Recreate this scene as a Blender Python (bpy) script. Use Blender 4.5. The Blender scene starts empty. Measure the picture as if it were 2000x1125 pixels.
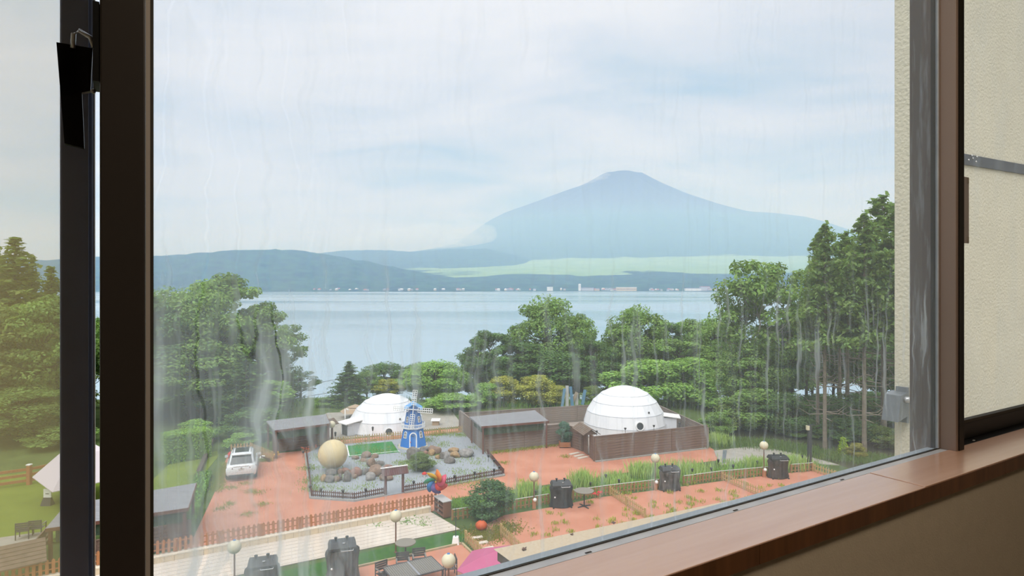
import bpy, bmesh, math, random
import numpy as np
from mathutils import Vector, Matrix

# ---------------------------------------------------------------- camera, sky, sun, exposure
SC = bpy.context.scene
COL = SC.collection
F = 1200.0            # focal length in pixels of the 2000 x 1125 frame
CZ = 12.5             # eye height above the yard
cam_d = bpy.data.cameras.new('camera'); cam = bpy.data.objects.new('camera', cam_d); COL.objects.link(cam)
cam.location = (0, 0, CZ); cam.rotation_euler = (math.pi/2, 0, 0)
cam_d.sensor_width = 36.0; cam_d.lens = 36.0*F/2000.0
cam_d.clip_start = 0.02; cam_d.clip_end = 60000
SC.camera = cam

W = bpy.data.worlds.new('overcast_sky'); SC.world = W; W.use_nodes = True
nt = W.node_tree; nt.nodes.clear()
def N(tree, typ, **kw):
    n = tree.nodes.new(typ)
    for k, v in kw.items():
        if k.startswith('i_'):
            n.inputs[k[2:].replace('_', ' ')].default_value = v
        else: setattr(n, k, v)
    return n
def L(tree, a, b): tree.links.new(a, b)
def M2(tree, op, a, b=None, c=None, clamp=False):
    n = tree.nodes.new('ShaderNodeMath'); n.operation = op; n.use_clamp = clamp
    for i, s in enumerate((a, b, c)):
        if s is None: continue
        if isinstance(s, (int, float)): n.inputs[i].default_value = s
        else: tree.links.new(s, n.inputs[i])
    return n.outputs[0]
def RAMP(tree, fac, stops, interp='LINEAR'):
    r = tree.nodes.new('ShaderNodeValToRGB'); r.color_ramp.interpolation = interp
    el = r.color_ramp.elements
    while len(el) > 1: el.remove(el[-1])
    el[0].position = stops[0][0]; el[0].color = (*stops[0][1], 1)
    for p, c in stops[1:]:
        e = el.new(p); e.color = (*c, 1)
    tree.links.new(fac, r.inputs[0]); return r.outputs[0]
def MIXC(tree, fac, a, b, mode='MIX'):
    n = tree.nodes.new('ShaderNodeMix'); n.data_type = 'RGBA'; n.blend_type = mode
    for s, i in ((fac, 0), (a, 6), (b, 7)):
        if hasattr(s, 'is_linked') or hasattr(s, 'node'): tree.links.new(s, n.inputs[i])
        elif isinstance(s, (int, float)): n.inputs[i].default_value = s
        else: n.inputs[i].default_value = (*s, 1) if len(s) == 3 else s
    return n.outputs[2]
def lin(r, g, b):
    f = lambda c: (c/255/12.92) if c/255 <= .04045 else ((c/255+.055)/1.055)**2.4
    return (f(r), f(g), f(b))

SKY = 1.0
tc = N(nt, 'ShaderNodeTexCoord'); sep = N(nt, 'ShaderNodeSeparateXYZ'); L(nt, tc.outputs['Generated'], sep.inputs[0])
zc = M2(nt, 'MAXIMUM', sep.outputs[2], 0.0)
den = M2(nt, 'ADD', zc, 0.16)
comb = N(nt, 'ShaderNodeCombineXYZ')
L(nt, M2(nt, 'DIVIDE', sep.outputs[0], den), comb.inputs[0]); L(nt, M2(nt, 'DIVIDE', sep.outputs[1], den), comb.inputs[1])
mp = N(nt, 'ShaderNodeMapping'); mp.inputs['Location'].default_value = (3.1, 1.7, 0); mp.inputs['Rotation'].default_value = (0, 0, 0.5)
mp.inputs['Scale'].default_value = (0.75, 1.25, 1); L(nt, comb.outputs[0], mp.inputs[0])
n1 = N(nt, 'ShaderNodeTexNoise', i_Scale=1.35, i_Detail=8.0, i_Roughness=0.56, i_Distortion=0.5); L(nt, mp.outputs[0], n1.inputs['Vector'])
n2 = N(nt, 'ShaderNodeTexNoise', i_Scale=0.33, i_Detail=3.0, i_Roughness=0.5); L(nt, mp.outputs[0], n2.inputs['Vector'])
cl = M2(nt, 'ADD', M2(nt, 'MULTIPLY', n1.outputs[0], .62), M2(nt, 'MULTIPLY', n2.outputs[0], .38))
skyc = RAMP(nt, cl, [(.36, lin(180, 203, 219)), (.43, lin(206, 217, 226)), (.49, lin(225, 229, 235)), (.57, lin(242, 242, 244))])
grad = M2(nt, 'ADD', M2(nt, 'MULTIPLY_ADD', zc, 0.25, 0.88), M2(nt, 'MULTIPLY', M2(nt, 'POWER', zc, 3.0), 1.2))      # an overcast sky brightens towards the zenith
bg = N(nt, 'ShaderNodeBackground'); L(nt, skyc, bg.inputs[0]); L(nt, M2(nt, 'MULTIPLY', grad, SKY), bg.inputs[1])
wo = N(nt, 'ShaderNodeOutputWorld'); L(nt, bg.outputs[0], wo.inputs[0])

sun_d = bpy.data.lights.new('sun', 'SUN'); sun = bpy.data.objects.new('sun', sun_d); COL.objects.link(sun)
sun_d.energy = 2.6; sun_d.angle = math.radians(45); sun_d.color = (1, .97, .92)     # sun diffused by the cloud
sun.rotation_euler = (math.radians(33), math.radians(-14), 0)
vs = SC.view_settings
vs.view_transform = 'Standard'; vs.look = 'None'; vs.gamma = 1.0; vs.exposure = 0.0; vs.use_curve_mapping = False
SC.cycles.volume_bounces = 4; SC.cycles.transparent_max_bounces = 16; SC.cycles.max_bounces = 7
SC.cycles.caustics_reflective = False; SC.cycles.caustics_refractive = False

# ---------------------------------------------------------------- helpers
R = math.radians
rnd = random.Random(7)
def g(px, py, z=0.0):                                   # the point at height z that the photograph shows at (px, py)
    d = (CZ-z)*F/(py-562.5)
    return Vector(((px-1000)/F*d, d, z))
def gz(y):                                              # the bank falls to the lake beyond the yard
    t = min(1, max(0, (y-63)/48)); return -7.2*t*t*(3-2*t)
def col(d, px): return (px-1000)/F*d

class MB:
    def __init__(s): s.v = []; s.f = []; s.m = []; s.mi = 0
    def quad(s, *pts):
        b = len(s.v); s.v += [tuple(p) for p in pts]; s.f.append(tuple(range(b, b+len(pts)))); s.m.append(s.mi); return s
    def hexa(s, c):                                     # 8 corners: bottom ring, top ring
        b = len(s.v); s.v += [tuple(p) for p in c]
        for q in ((3,2,1,0),(4,5,6,7),(0,1,5,4),(1,2,6,5),(2,3,7,6),(3,0,4,7)): s.f.append(tuple(b+i for i in q)); s.m.append(s.mi)
        return s
    def box(s, x0, x1, y0, y1, z0, z1, M=None):
        c = [Vector(p) for p in ((x0,y0,z0),(x1,y0,z0),(x1,y1,z0),(x0,y1,z0),(x0,y0,z1),(x1,y0,z1),(x1,y1,z1),(x0,y1,z1))]
        if M: c = [M @ p for p in c]
        return s.hexa(c)
    def bar(s, a, b, w, h=None, up=(0,0,1)):            # rectangular bar from a to b
        a = Vector(a); b = Vector(b); h = h or w; d = (b-a).normalized(); u = Vector(up)
        if abs(d.dot(u)) > .98: u = Vector((1,0,0))
        x = d.cross(u).normalized()*w/2; y = x.cross(d).normalized()*h/2
        return s.hexa([a-x-y, a+x-y, a+x+y, a-x+y, b-x-y, b+x-y, b+x+y, b-x+y])
    def prism(s, poly, z0, z1):
        b = len(s.v); n = len(poly)
        s.v += [(p[0], p[1], z0) for p in poly]+[(p[0], p[1], z1) for p in poly]
        s.f.append(tuple(b+n-1-i for i in range(n))); s.f.append(tuple(b+n+i for i in range(n))); s.m += [s.mi]*2
        for i in range(n): j = (i+1) % n; s.f.append((b+i, b+j, b+n+j, b+n+i)); s.m.append(s.mi)
        return s
    def rings(s, rings, cap=True, close=True):          # loft of equally long rings
        b = len(s.v); n = len(rings[0])
        for r in rings: s.v += [tuple(p) for p in r]
        for i in range(len(rings)-1):
            for j in range(n if close else n-1):
                k = (j+1) % n; s.f.append((b+i*n+j, b+i*n+k, b+(i+1)*n+k, b+(i+1)*n+j)); s.m.append(s.mi)
        if cap:
            s.f.append(tuple(b+n-1-j for j in range(n))); e = b+(len(rings)-1)*n; s.f.append(tuple(e+j for j in range(n))); s.m += [s.mi]*2
        return s
    def lathe(s, prof, n=16, c=(0,0,0), cap=True, ph=0.0, sx=1, sy=1):
        return s.rings([[(c[0]+sx*r*math.cos(ph+2*math.pi*j/n), c[1]+sy*r*math.sin(ph+2*math.pi*j/n), c[2]+z) for j in range(n)] for r, z in prof], cap)
    def tube(s, pts, rad, n=6):
        pts = [Vector(p) for p in pts]
        if not hasattr(rad, '__len__'): rad = [rad]*len(pts)
        out = []
        for i, p in enumerate(pts):
            d = (pts[min(i+1, len(pts)-1)]-pts[max(i-1, 0)]).normalized()
            u = Vector((0,0,1)) if abs(d.z) < .9 else Vector((1,0,0))
            x = d.cross(u).normalized(); y = x.cross(d)
            out.append([p+(x*math.cos(2*math.pi*j/n)+y*math.sin(2*math.pi*j/n))*rad[i] for j in range(n)])
        return s.rings(out)
    def ball(s, c, r, n=20, m=12, sz=1.0):
        return s.lathe([(max(1e-4, r*math.sin(math.pi*i/m)), -r*sz*math.cos(math.pi*i/m)) for i in range(m+1)], n, c)
    def mesh(s, name, mats, smooth=False):
        me = bpy.data.meshes.new(name); me.from_pydata(s.v, [], s.f)
        for m in (mats if isinstance(mats, (list, tuple)) else [mats]): me.materials.append(m)
        if any(s.m): me.polygons.foreach_set('material_index', s.m)
        if smooth: me.polygons.foreach_set('use_smooth', [True]*len(me.polygons))
        me.update(); return me
    def build(s, name, mats, parent=None, smooth=False, loc=None, rz=0, mw=None):
        return put(name, s.mesh(name, mats, smooth), parent, loc, rz)
def put(name, me, parent=None, loc=None, rz=0, rot=None, scale=None):
    o = bpy.data.objects.new(name, me); COL.objects.link(o)
    if parent: o.parent = parent
    if loc is not None: o.location = loc
    if rot is not None: o.rotation_euler = rot
    elif rz: o.rotation_euler = (0, 0, rz)
    if scale is not None: o.scale = scale
    return o
def tag(o, label, cat, group=None, kind=None):
    o['label'] = label; o['category'] = cat
    if group: o['group'] = group
    if kind: o['kind'] = kind
    return o
def thing(name, label, cat, loc=(0,0,0), rz=0, group=None, kind=None, scale=None):
    return tag(put(name, None, None, loc, rz, None, scale), label, cat, group, kind)
def dup(root, label, loc, rz=0, scale=None, group=None):
    r = root.copy(); COL.objects.link(r); r.location = loc; r.rotation_euler = (0, 0, rz); r['label'] = label
    if scale is not None: r.scale = scale
    if group: r['group'] = group
    for ch in list(root.children):
        c = ch.copy(); COL.objects.link(c); c.parent = r
        for q in list(ch.children):
            e = q.copy(); COL.objects.link(e); e.parent = c
    return r
ORD0 = ['first','second','third','fourth','fifth','sixth','seventh','eighth','ninth','tenth','eleventh','twelfth','thirteenth','fourteenth','fifteenth','sixteenth','seventeenth','eighteenth','nineteenth','twentieth']

TENS = ['', '', 'twenty', 'thirty', 'forty', 'fifty', 'sixty', 'seventy', 'eighty', 'ninety']
ORD = ORD0 + [TENS[i//10] + ('-'+ORD0[i % 10-1] if i % 10 else '') if i % 10 else TENS[i//10][:-1]+'ieth' for i in range(21, 99)]
# ---------------------------------------------------------------- materials
K = 0.68
def mat(name, c, rough=.6, var=0.0, scale=4.0, c2=None, bump=0.0, bscale=None, stretch=(1,1,1), metal=0.0, spec=.35, detail=5.0, lo=.35, hi=.65, k=None, coat=0.0):
    k = k or K; c = tuple(x*k for x in c); c2 = tuple(x*k for x in c2) if c2 else None
    m = bpy.data.materials.new(name); m.use_nodes = True; t = m.node_tree; b = t.nodes['Principled BSDF']
    b.inputs['Roughness'].default_value = rough; b.inputs['Metallic'].default_value = metal; b.inputs['Specular IOR Level'].default_value = spec
    b.inputs['Base Color'].default_value = (*c, 1); b.inputs['Coat Weight'].default_value = coat; b.inputs['Coat Roughness'].default_value = .2
    if c2 or var or bump:
        co = N(t, 'ShaderNodeTexCoord'); mpn = N(t, 'ShaderNodeMapping'); mpn.inputs['Scale'].default_value = stretch
        L(t, co.outputs['Object'], mpn.inputs[0])
        if c2 or var:
            c2 = c2 or tuple(max(0, x*(1-var)) for x in c)
            nz = N(t, 'ShaderNodeTexNoise', i_Scale=scale, i_Detail=detail, i_Roughness=.6); L(t, mpn.outputs[0], nz.inputs['Vector'])
            L(t, RAMP(t, nz.outputs[0], [(lo, c), (hi, c2)]), b.inputs['Base Color'])
        if bump:
            nb = N(t, 'ShaderNodeTexNoise', i_Scale=bscale or scale*4, i_Detail=4.0); L(t, mpn.outputs[0], nb.inputs['Vector'])
            bn = N(t, 'ShaderNodeBump', i_Strength=min(1, bump), i_Distance=.02); L(t, nb.outputs[0], bn.inputs['Height']); L(t, bn.outputs[0], b.inputs['Normal'])
    return m
def leafmat(name, trans=.35):
    m = bpy.data.materials.new(name); m.use_nodes = True; t = m.node_tree; t.nodes.clear()
    oi = N(t, 'ShaderNodeObjectInfo'); at = N(t, 'ShaderNodeAttribute', attribute_name='tint')
    c = MIXC(t, 1.0, oi.outputs['Color'], at.outputs['Color'], 'MULTIPLY')
    d = N(t, 'ShaderNodeBsdfDiffuse'); tr = N(t, 'ShaderNodeBsdfTranslucent'); L(t, c, d.inputs[0]); L(t, MIXC(t, 1.0, c, (1.1, 1.15, .6), 'MULTIPLY'), tr.inputs[0])
    mx = N(t, 'ShaderNodeMixShader'); mx.inputs[0].default_value = trans; L(t, d.outputs[0], mx.inputs[1]); L(t, tr.outputs[0], mx.inputs[2])
    o = N(t, 'ShaderNodeOutputMaterial'); L(t, mx.outputs[0], o.inputs[0]); return m
LEAF = leafmat('leaves')
BARK = mat('bark', lin(112,100,88), .9, .4, 6, bump=.5)
BARKP = mat('pale_bark', lin(165,152,135), .9, .4, 5, bump=.5)
BIRCH = mat('birch_bark', lin(200,197,188), .8, .45, 7)
RED = mat('red_gravel', lin(230,164,136), .95, 0, .6, lin(214,144,116), bump=.5, bscale=40, spec=.1, detail=9)
GREY = mat('grey_gravel', lin(192,197,202), .95, 0, 14, lin(164,171,177), bump=.7, bscale=30, spec=.1, detail=9)
GRASS = mat('grass_ground', lin(112,132,78), .95, 0, .9, lin(90,108,62), bump=.6, bscale=25, spec=.05, detail=8)
LAWN = mat('mown_lawn', lin(142,160,70), .95, 0, .5, lin(122,142,58), bump=.4, bscale=30, spec=.05, detail=8)
TURF = mat('artificial_turf', lin(58,140,72), .9, 0, 1.2, lin(70,152,84), spec=.1)
TURF2 = mat('dark_turf', lin(84,128,62), .95, 0, 3, lin(66,108,52), bump=.3, bscale=60, spec=.05)
CONC = mat('concrete', lin(196,190,178), .9, 0, 1.5, lin(178,172,160), spec=.15)
PALE = mat('bleached_plank', lin(226,216,204), .85, 0, 2.5, lin(206,190,172), stretch=(.35,6,6), spec=.15, k=.85)
CAPM = mat('kerb_cap', lin(230,218,198), .9, .15, 3, k=.95)
TILE = mat('beige_tile', lin(216,198,170), .8, .12, 2, k=1.0)
PICKA = mat('brown_picket', lin(186,126,84), .8, .22, 3, stretch=(6,6,1), k=.9)
PICKB = mat('yellow_picket', lin(200,174,118), .8, .3, 3, stretch=(6,6,1), k=.9)
PICKC = mat('dark_red_picket', lin(122,78,66), .8, .25, 3)
PICKD = mat('tan_picket', lin(190,146,96), .8, .28, 3, stretch=(6,6,1))
PLANK = mat('weathered_plank', lin(140,116,104), .85, 0, 1.6, lin(108,86,74), stretch=(.5,.5,7), bump=.25, bscale=8, k=.85)
PLANKG = mat('grey_weathered_plank', lin(158,144,134), .85, 0, 1.6, lin(128,114,104), stretch=(.5,.5,7), bump=.25, bscale=8, k=.85)
ROOFG = mat('grey_roofing', lin(166,166,168), .8, 0, 3, lin(146,146,150), stretch=(.3,3,1))
ROOFB = mat('brown_shingle', lin(146,124,108), .85, .3, 5)
FASC = mat('red_brown_fascia', lin(132,88,74), .8, .2, 3)
DOME = mat('white_membrane', lin(246,247,248), .5, 0, .9, lin(236,238,242), spec=.3, k=.86)
DOMES = mat('membrane_seam', lin(222,226,232), .5, k=.84)
DARKW = mat('dark_window', lin(70,76,80), .2, spec=.5)
WHITE = mat('white_paint', lin(240,240,238), .5, k=.95)
BLUE = mat('blue_paint', lin(30,110,192), .5, 0, 1.5, lin(48,126,204), stretch=(1,1,.4), k=1.0)
BLUER = mat('light_blue_roof', lin(92,168,232), .5, .12, 4, k=.95)
BLACK = mat('black_metal', lin(52,52,54), .5, spec=.4)
DARKG = mat('dark_grey_metal', lin(78,78,80), .55)
STUMP = mat('charred_stump', lin(112,106,102), .8, 0, 3, lin(58,55,54), stretch=(2.2,2.2,.5), bump=.9, bscale=4, lo=.4, hi=.6)
STUMPB = mat('black_stump', lin(70,68,68), .7, 0, 3, lin(40,39,40), stretch=(2.2,2.2,.5), bump=.9, bscale=4, lo=.4, hi=.6)
STUMPBR = mat('brown_stump', lin(86,72,64), .8, 0, 3, lin(44,38,36), stretch=(2.2,2.2,.5), bump=.9, bscale=4, lo=.4, hi=.6)
CHROME = mat('bright_steel', lin(225,225,225), .3, metal=.6)
POLE = mat('brown_pole', lin(140,96,76), .6)
GLOBE = mat('cream_globe', lin(248,238,205), .35)
MOON = mat('moon_globe', lin(246,226,176), .5, 0, .9, lin(214,172,108), lo=.5, hi=.72, detail=8)
SIGN = mat('maroon_board', lin(122,84,84), .8, .2, 4, stretch=(6,6,1))
ORANGE = mat('orange', lin(236,110,60), .6, .15, 6)
YELL = mat('yellow', lin(250,196,50), .5); RED2 = mat('signal_red', lin(226,66,60), .5)
PINK = mat('pink_canvas', lin(214,110,150), .8, .08, 2); CRIM = mat('pinwheel_pink', lin(232,90,120), .5); PURP = mat('pinwheel_purple', lin(110,90,160), .5)
TEAL = mat('pinwheel_green', lin(70,180,140), .5); SKYB = mat('pinwheel_blue', lin(70,140,210), .5); ORNG = mat('pinwheel_orange', lin(246,140,50), .5)
BEIGEC = mat('beige_canvas', lin(206,180,150), .8, .1, 2); WCAN = mat('white_canvas', lin(240,228,232), .8)
TABLE = mat('grey_slat', lin(150,146,138), .7, .15, 5); TFR = mat('table_frame', lin(88,86,88), .5); TTOP = mat('round_top', lin(158,150,136), .7, .1, 6)
CHAIRM = mat('chair_metal', lin(92,90,90), .55)
CARW = mat('white_car_paint', lin(240,242,244), .22, spec=.5, k=.9); CARG = mat('tinted_glass', lin(38,42,48), .12, spec=.6); TAIL = mat('tail_light', lin(120,34,40), .25); TYRE = mat('tyre', lin(38,38,40), .85); RIM = mat('wheel_rim', lin(150,152,156), .35, metal=.5)
ROCKS = [mat('rock_grey', lin(152,146,140), .9, 0, 2.2, lin(112,106,102), bump=.7, bscale=6), mat('rock_brown', lin(176,150,130), .9, 0, 2.2, lin(132,110,96), bump=.7, bscale=6),
         mat('rock_tan', lin(206,172,126), .9, 0, 2.2, lin(160,132,100), bump=.7, bscale=6), mat('rock_pink', lin(186,146,130), .9, 0, 2.2, lin(146,112,100), bump=.7, bscale=6), mat('rock_pale', lin(188,184,180), .9, 0, 2.2, lin(146,142,138), bump=.7, bscale=6)]
CREAM = mat('cream_stucco', lin(222,214,186), .9, .06, 5, bump=1.0, bscale=160)
# ================================================================ THE ROOM AND ITS WINDOW
# window frame of reference: u along the window wall, v outwards from the glass, z up
TH = R(58.4); D0 = 0.80
US = Vector((math.sin(TH), math.cos(TH), 0)); NS = Vector((-math.cos(TH), math.sin(TH), 0))
WROT = math.atan2(US.y, US.x)
WORG = NS*D0 + Vector((0, 0, CZ))
def win(name, label, cat, kind='structure', group=None): return thing(name, label, cat, WORG, WROT, group, kind)
def wbox(name, m, parent, u0, u1, v0, v1, z0, z1, bev=0.0):
    o = MB().box(u0, u1, v0, v1, z0, z1).build(name, m, parent)
    if bev:
        b = o.modifiers.new('bevel', 'BEVEL'); b.width = bev; b.segments = 2
    return o
BRONZE = mat('bronze_aluminium', lin(136,116,104), .35, .12, 3, spec=.5, stretch=(1,1,.2), k=1.0)
BRONZD = mat('dark_bronze', lin(46,40,36), .4, spec=.4, k=1.0)
NAVY = mat('dark_blue_grey_frame', lin(150,160,186), .35, .3, 3, spec=.5, stretch=(1,1,.3), k=1.0)
JAMBM = mat('stained_outer_jamb', lin(112,96,88), .6, 0, 10, lin(176,176,180), stretch=(5,5,.5), lo=.53, hi=.78, k=1.0)
GASK = mat('gasket', lin(60,54,44), .7); ALU = mat('dusty_aluminium', lin(222,223,226), .42, 0, 9, lin(198,200,205), metal=.1, spec=.5)
OUTSILL = mat('weathered_sill', lin(210,216,218), .7, 0, 10, lin(186,193,196), spec=.3, k=1.0)
PALEALU = mat('pale_bead', lin(170,160,150), .4, spec=.5, k=1.0)
LAMIN = mat('wood_laminate', lin(196,158,134), .42, 0, 2.2, lin(184,142,116), stretch=(.6,9,1), spec=.6, detail=7, k=1.0, coat=1.0)
LAMED = mat('wood_edge_band', lin(104,66,38), .45, 0, 6, lin(84,52,28), stretch=(8,8,.6), k=1.0)
WALLP = mat('beige_wallpaper', lin(182,168,148), .9, .05, 30, bump=.07, bscale=260, spec=.1, k=1.0)
ROOMW = mat('room_plaster', lin(190,180,165), .9, .04, 3, k=1.0)
FLOORM = mat('room_carpet', lin(120,104,86), .95, .15, 20, k=1.0)
CREAM2 = mat('stucco_wall', lin(208,202,182), .9, .06, 4, bump=.5, bscale=45, spec=.1, k=1.0)
TAN = mat('speckled_canopy', lin(186,172,150), .95, 0, 45, lin(176,158,132), detail=8, spec=.1, k=1.0)

def glassmat(name, base, streak, left=0.0, tone=(235,238,240), painted_reflection=0.0):
    m = bpy.data.materials.new(name); m.use_nodes = True; t = m.node_tree; t.nodes.clear()
    co = N(t, 'ShaderNodeTexCoord'); sp = N(t, 'ShaderNodeSeparateXYZ'); L(t, co.outputs['Object'], sp.inputs[0])
    u, z = sp.outputs[0], sp.outputs[2]
    cz_ = N(t, 'ShaderNodeCombineXYZ'); L(t, M2(t, 'MULTIPLY', u, 9), cz_.inputs[0]); L(t, M2(t, 'MULTIPLY', z, 11), cz_.inputs[2])
    wz = N(t, 'ShaderNodeTexNoise', i_Scale=1.0, i_Detail=2.0); L(t, cz_.outputs[0], wz.inputs['Vector'])
    uw = M2(t, 'ADD', u, M2(t, 'MULTIPLY', M2(t, 'SUBTRACT', wz.outputs[0], .5), .045))
    def streaks(us, zs, lo, hi, seed, src=uw, det=2.0):
        c = N(t, 'ShaderNodeCombineXYZ'); L(t, M2(t, 'MULTIPLY', src, us), c.inputs[0]); L(t, M2(t, 'MULTIPLY', z, zs), c.inputs[2]); c.inputs[1].default_value = seed
        n = N(t, 'ShaderNodeTexNoise', i_Scale=1.0, i_Detail=det); L(t, c.outputs[0], n.inputs['Vector'])
        mr = N(t, 'ShaderNodeMapRange'); mr.interpolation_type = 'SMOOTHSTEP'; mr.inputs[1].default_value = lo; mr.inputs[2].default_value = hi; L(t, n.outputs[0], mr.inputs[0]); return mr.outputs[0]
    s1 = streaks(80, 4.5, .56, .82, 3.3); s2 = streaks(50, 3.8, .52, .80, 9.1); s3 = streaks(13, 4.0, .4, .75, 17.0); s4 = streaks(260, 2.0, .45, .8, 23.0, u)
    c_ = N(t, 'ShaderNodeCombineXYZ'); L(t, M2(t, 'MULTIPLY', uw, 15), c_.inputs[0]); L(t, M2(t, 'MULTIPLY', z, 1.6), c_.inputs[2]); c_.inputs[1].default_value = 41.0
    n_ = N(t, 'ShaderNodeTexNoise', i_Scale=1.0, i_Detail=1.0); L(t, c_.outputs[0], n_.inputs['Vector'])
    mr_ = N(t, 'ShaderNodeMapRange'); mr_.interpolation_type = 'SMOOTHSTEP'; mr_.inputs[1].default_value = .002; mr_.inputs[2].default_value = .018; L(t, M2(t, 'ABSOLUTE', M2(t, 'SUBTRACT', n_.outputs[0], .5)), mr_.inputs[0]); CL = mr_.outputs[0]   # runnels washed clear
    # rain has run down from about eye level to the sill
    zm = N(t, 'ShaderNodeMapRange'); zm.interpolation_type = 'SMOOTHSTEP'; zm.inputs[1].default_value = .10; zm.inputs[2].default_value = -.10; L(t, z, zm.inputs[0])
    lm = N(t, 'ShaderNodeMapRange'); lm.interpolation_type = 'SMOOTHSTEP'; lm.inputs[1].default_value = .42; lm.inputs[2].default_value = .05; L(t, u, lm.inputs[0])
    sg = M2(t, 'ADD', M2(t, 'MULTIPLY', s1, .13), M2(t, 'ADD', M2(t, 'MULTIPLY', s2, .27), M2(t, 'MULTIPLY', s4, .05)))
    sg = M2(t, 'MULTIPLY', M2(t, 'MULTIPLY', sg, streak), M2(t, 'MULTIPLY_ADD', zm.outputs[0], .85, .15))
    lf = M2(t, 'MULTIPLY', M2(t, 'MULTIPLY', lm.outputs[0], left), M2(t, 'MULTIPLY', M2(t, 'MULTIPLY_ADD', zm.outputs[0], .8, .2), M2(t, 'MULTIPLY', CL, M2(t, 'ADD', .13, M2(t, 'ADD', M2(t, 'MULTIPLY', s2, .22), M2(t, 'MULTIPLY', s3, .30))))))
    dirt_and_reflection = M2(t, 'ADD', M2(t, 'ADD', sg, lf), base)
    if painted_reflection: dirt_and_reflection = M2(t, 'ADD', dirt_and_reflection, M2(t, 'MULTIPLY', streaks(7, 1.6, .45, .62, 31.0), painted_reflection))  # broad pale swathes painted as curtain reflections, on top of the dirt
    dirt_and_reflection = M2(t, 'MINIMUM', dirt_and_reflection, .72)
    tr = N(t, 'ShaderNodeBsdfTransparent'); tr.inputs[0].default_value = (.99, .99, .99, 1)
    tl = N(t, 'ShaderNodeBsdfTranslucent'); tl.inputs[0].default_value = (*lin(*tone), 1)
    m2 = N(t, 'ShaderNodeMixShader'); L(t, dirt_and_reflection, m2.inputs[0]); L(t, tr.outputs[0], m2.inputs[1]); L(t, tl.outputs[0], m2.inputs[2])
    o = N(t, 'ShaderNodeOutputMaterial'); L(t, m2.outputs[0], o.inputs[0]); return m
GLASS_A = glassmat('rain_streaked_glass', .11, 1.5, 1.0)
GLASS_B = glassmat('painted_reflection_glass', .05, .12, 0, painted_reflection=.10)  # faint dirt plus painted lace curtain reflections
CLEAR = bpy.data.materials.new('clear_glass_edge'); CLEAR.use_nodes = True
_t = CLEAR.node_tree; _t.nodes.clear(); _tr = N(_t, 'ShaderNodeBsdfTransparent'); _tr.inputs[0].default_value = (.98,.98,.98,1); _gl = N(_t, 'ShaderNodeBsdfGlossy'); _gl.inputs['Roughness'].default_value = .02; _fr = N(_t, 'ShaderNodeFresnel', i_IOR=1.4); _m = N(_t, 'ShaderNodeMixShader'); L(_t, _fr.outputs[0], _m.inputs[0]); L(_t, _tr.outputs[0], _m.inputs[1]); L(_t, _gl.outputs[0], _m.inputs[2]); _o = N(_t, 'ShaderNodeOutputMaterial'); L(_t, _m.outputs[0], _o.inputs[0])
def pane(name, m, parent, u0, u1, v0, v1, z0, z1):
    mb = MB(); mb.mi = 2; mb.box(u0, u1, v0, v1, z0, z1); mb.m[4] = 0; mb.m[2] = 1     # the weathered side is the outer face
    return mb.build(name, [m, CLEAR, mat('glass_edge', lin(120,160,150), .2)], parent)

SZ = -.428
# --- fixed window
w1 = win('window_1', 'large fixed window pane with rain streaks looking out over the lake', 'window')
pane('glass_pane', GLASS_A, w1, .016, 1.826, 0.0, .005, SZ, 1.05)
wbox('sash_stile', BRONZD, w1, -.0305, .0107, -.032, .02, SZ, 1.05, .002)
wbox('glazing_bead', PALEALU, w1, .0107, .0150, -.022, .012, SZ, 1.05)
wbox('inner_gasket', GASK, w1, .0150, .0185, -.012, .010, SZ, 1.05)
wbox('bottom_gasket', GASK, w1, .016, 1.826, -.0035, .0015, SZ-.004, SZ+.0015)
wbox('inner_track', ALU, w1, -1.3, 1.83, -.0225, -.0035, SZ-.03, SZ, 0)
wbox('outer_sill', OUTSILL, w1, -1.3, 1.86, .0055, .027, -.49, SZ-.002, .001)
wbox('head_frame', BRONZD, w1, -1.3, 3.2, -.03, .05, 1.05, 1.1)
wbox('outer_jamb', JAMBM, w1, 1.826, 1.872, .018, .064, -.47, 1.05)
wbox('jamb_step', JAMBM, w1, 1.838, 1.875, .064, .076, -.47, 1.05)
wbox('jamb_gasket', GASK, w1, 1.8262, 1.834, .006, .018, SZ, 1.05)
wbox('jamb_bead', ALU, w1, 1.822, 1.8275, -.002, .0045, SZ, 1.05)
wbox('mullion', BRONZE, w1, 1.829, 1.868, -.041, .004, SZ, 1.05, .0015)
wbox('mullion_room_face', mat('black_mullion_face', lin(26,22,16), .5, spec=.25), w1, 1.8405, 1.868, -.0435, -.041, SZ, 1.05)
for i, u in enumerate((.30, .62, .98, 1.34)):
    wbox('drain_slot', GASK, w1, u, u+.012, -.0200, -.0165, SZ-.001, SZ+.0008)
# --- side window with the notice
BLK = mat('black_track', lin(14,14,14), .45, spec=.25)
w2 = win('window_2', 'narrow side window facing a cream stucco wall beside the mullion', 'window')
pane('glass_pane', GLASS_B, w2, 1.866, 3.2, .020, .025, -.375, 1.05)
wbox('bottom_rail', BLK, w2, 1.866, 3.2, .006, .040, SZ, -.380, .003)
wbox('rail_bead', GASK, w2, 1.866, 3.2, .004, .020, -.380, -.372)
wbox('track', BLK, w2, 1.868, 3.2, -.0225, .05, -.46, SZ+.0005)
for u in (1.9, 2.0, 2.35): wbox('track_screw', ALU, w2, u, u+.007, -.014, -.010, SZ, SZ+.002)
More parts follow.
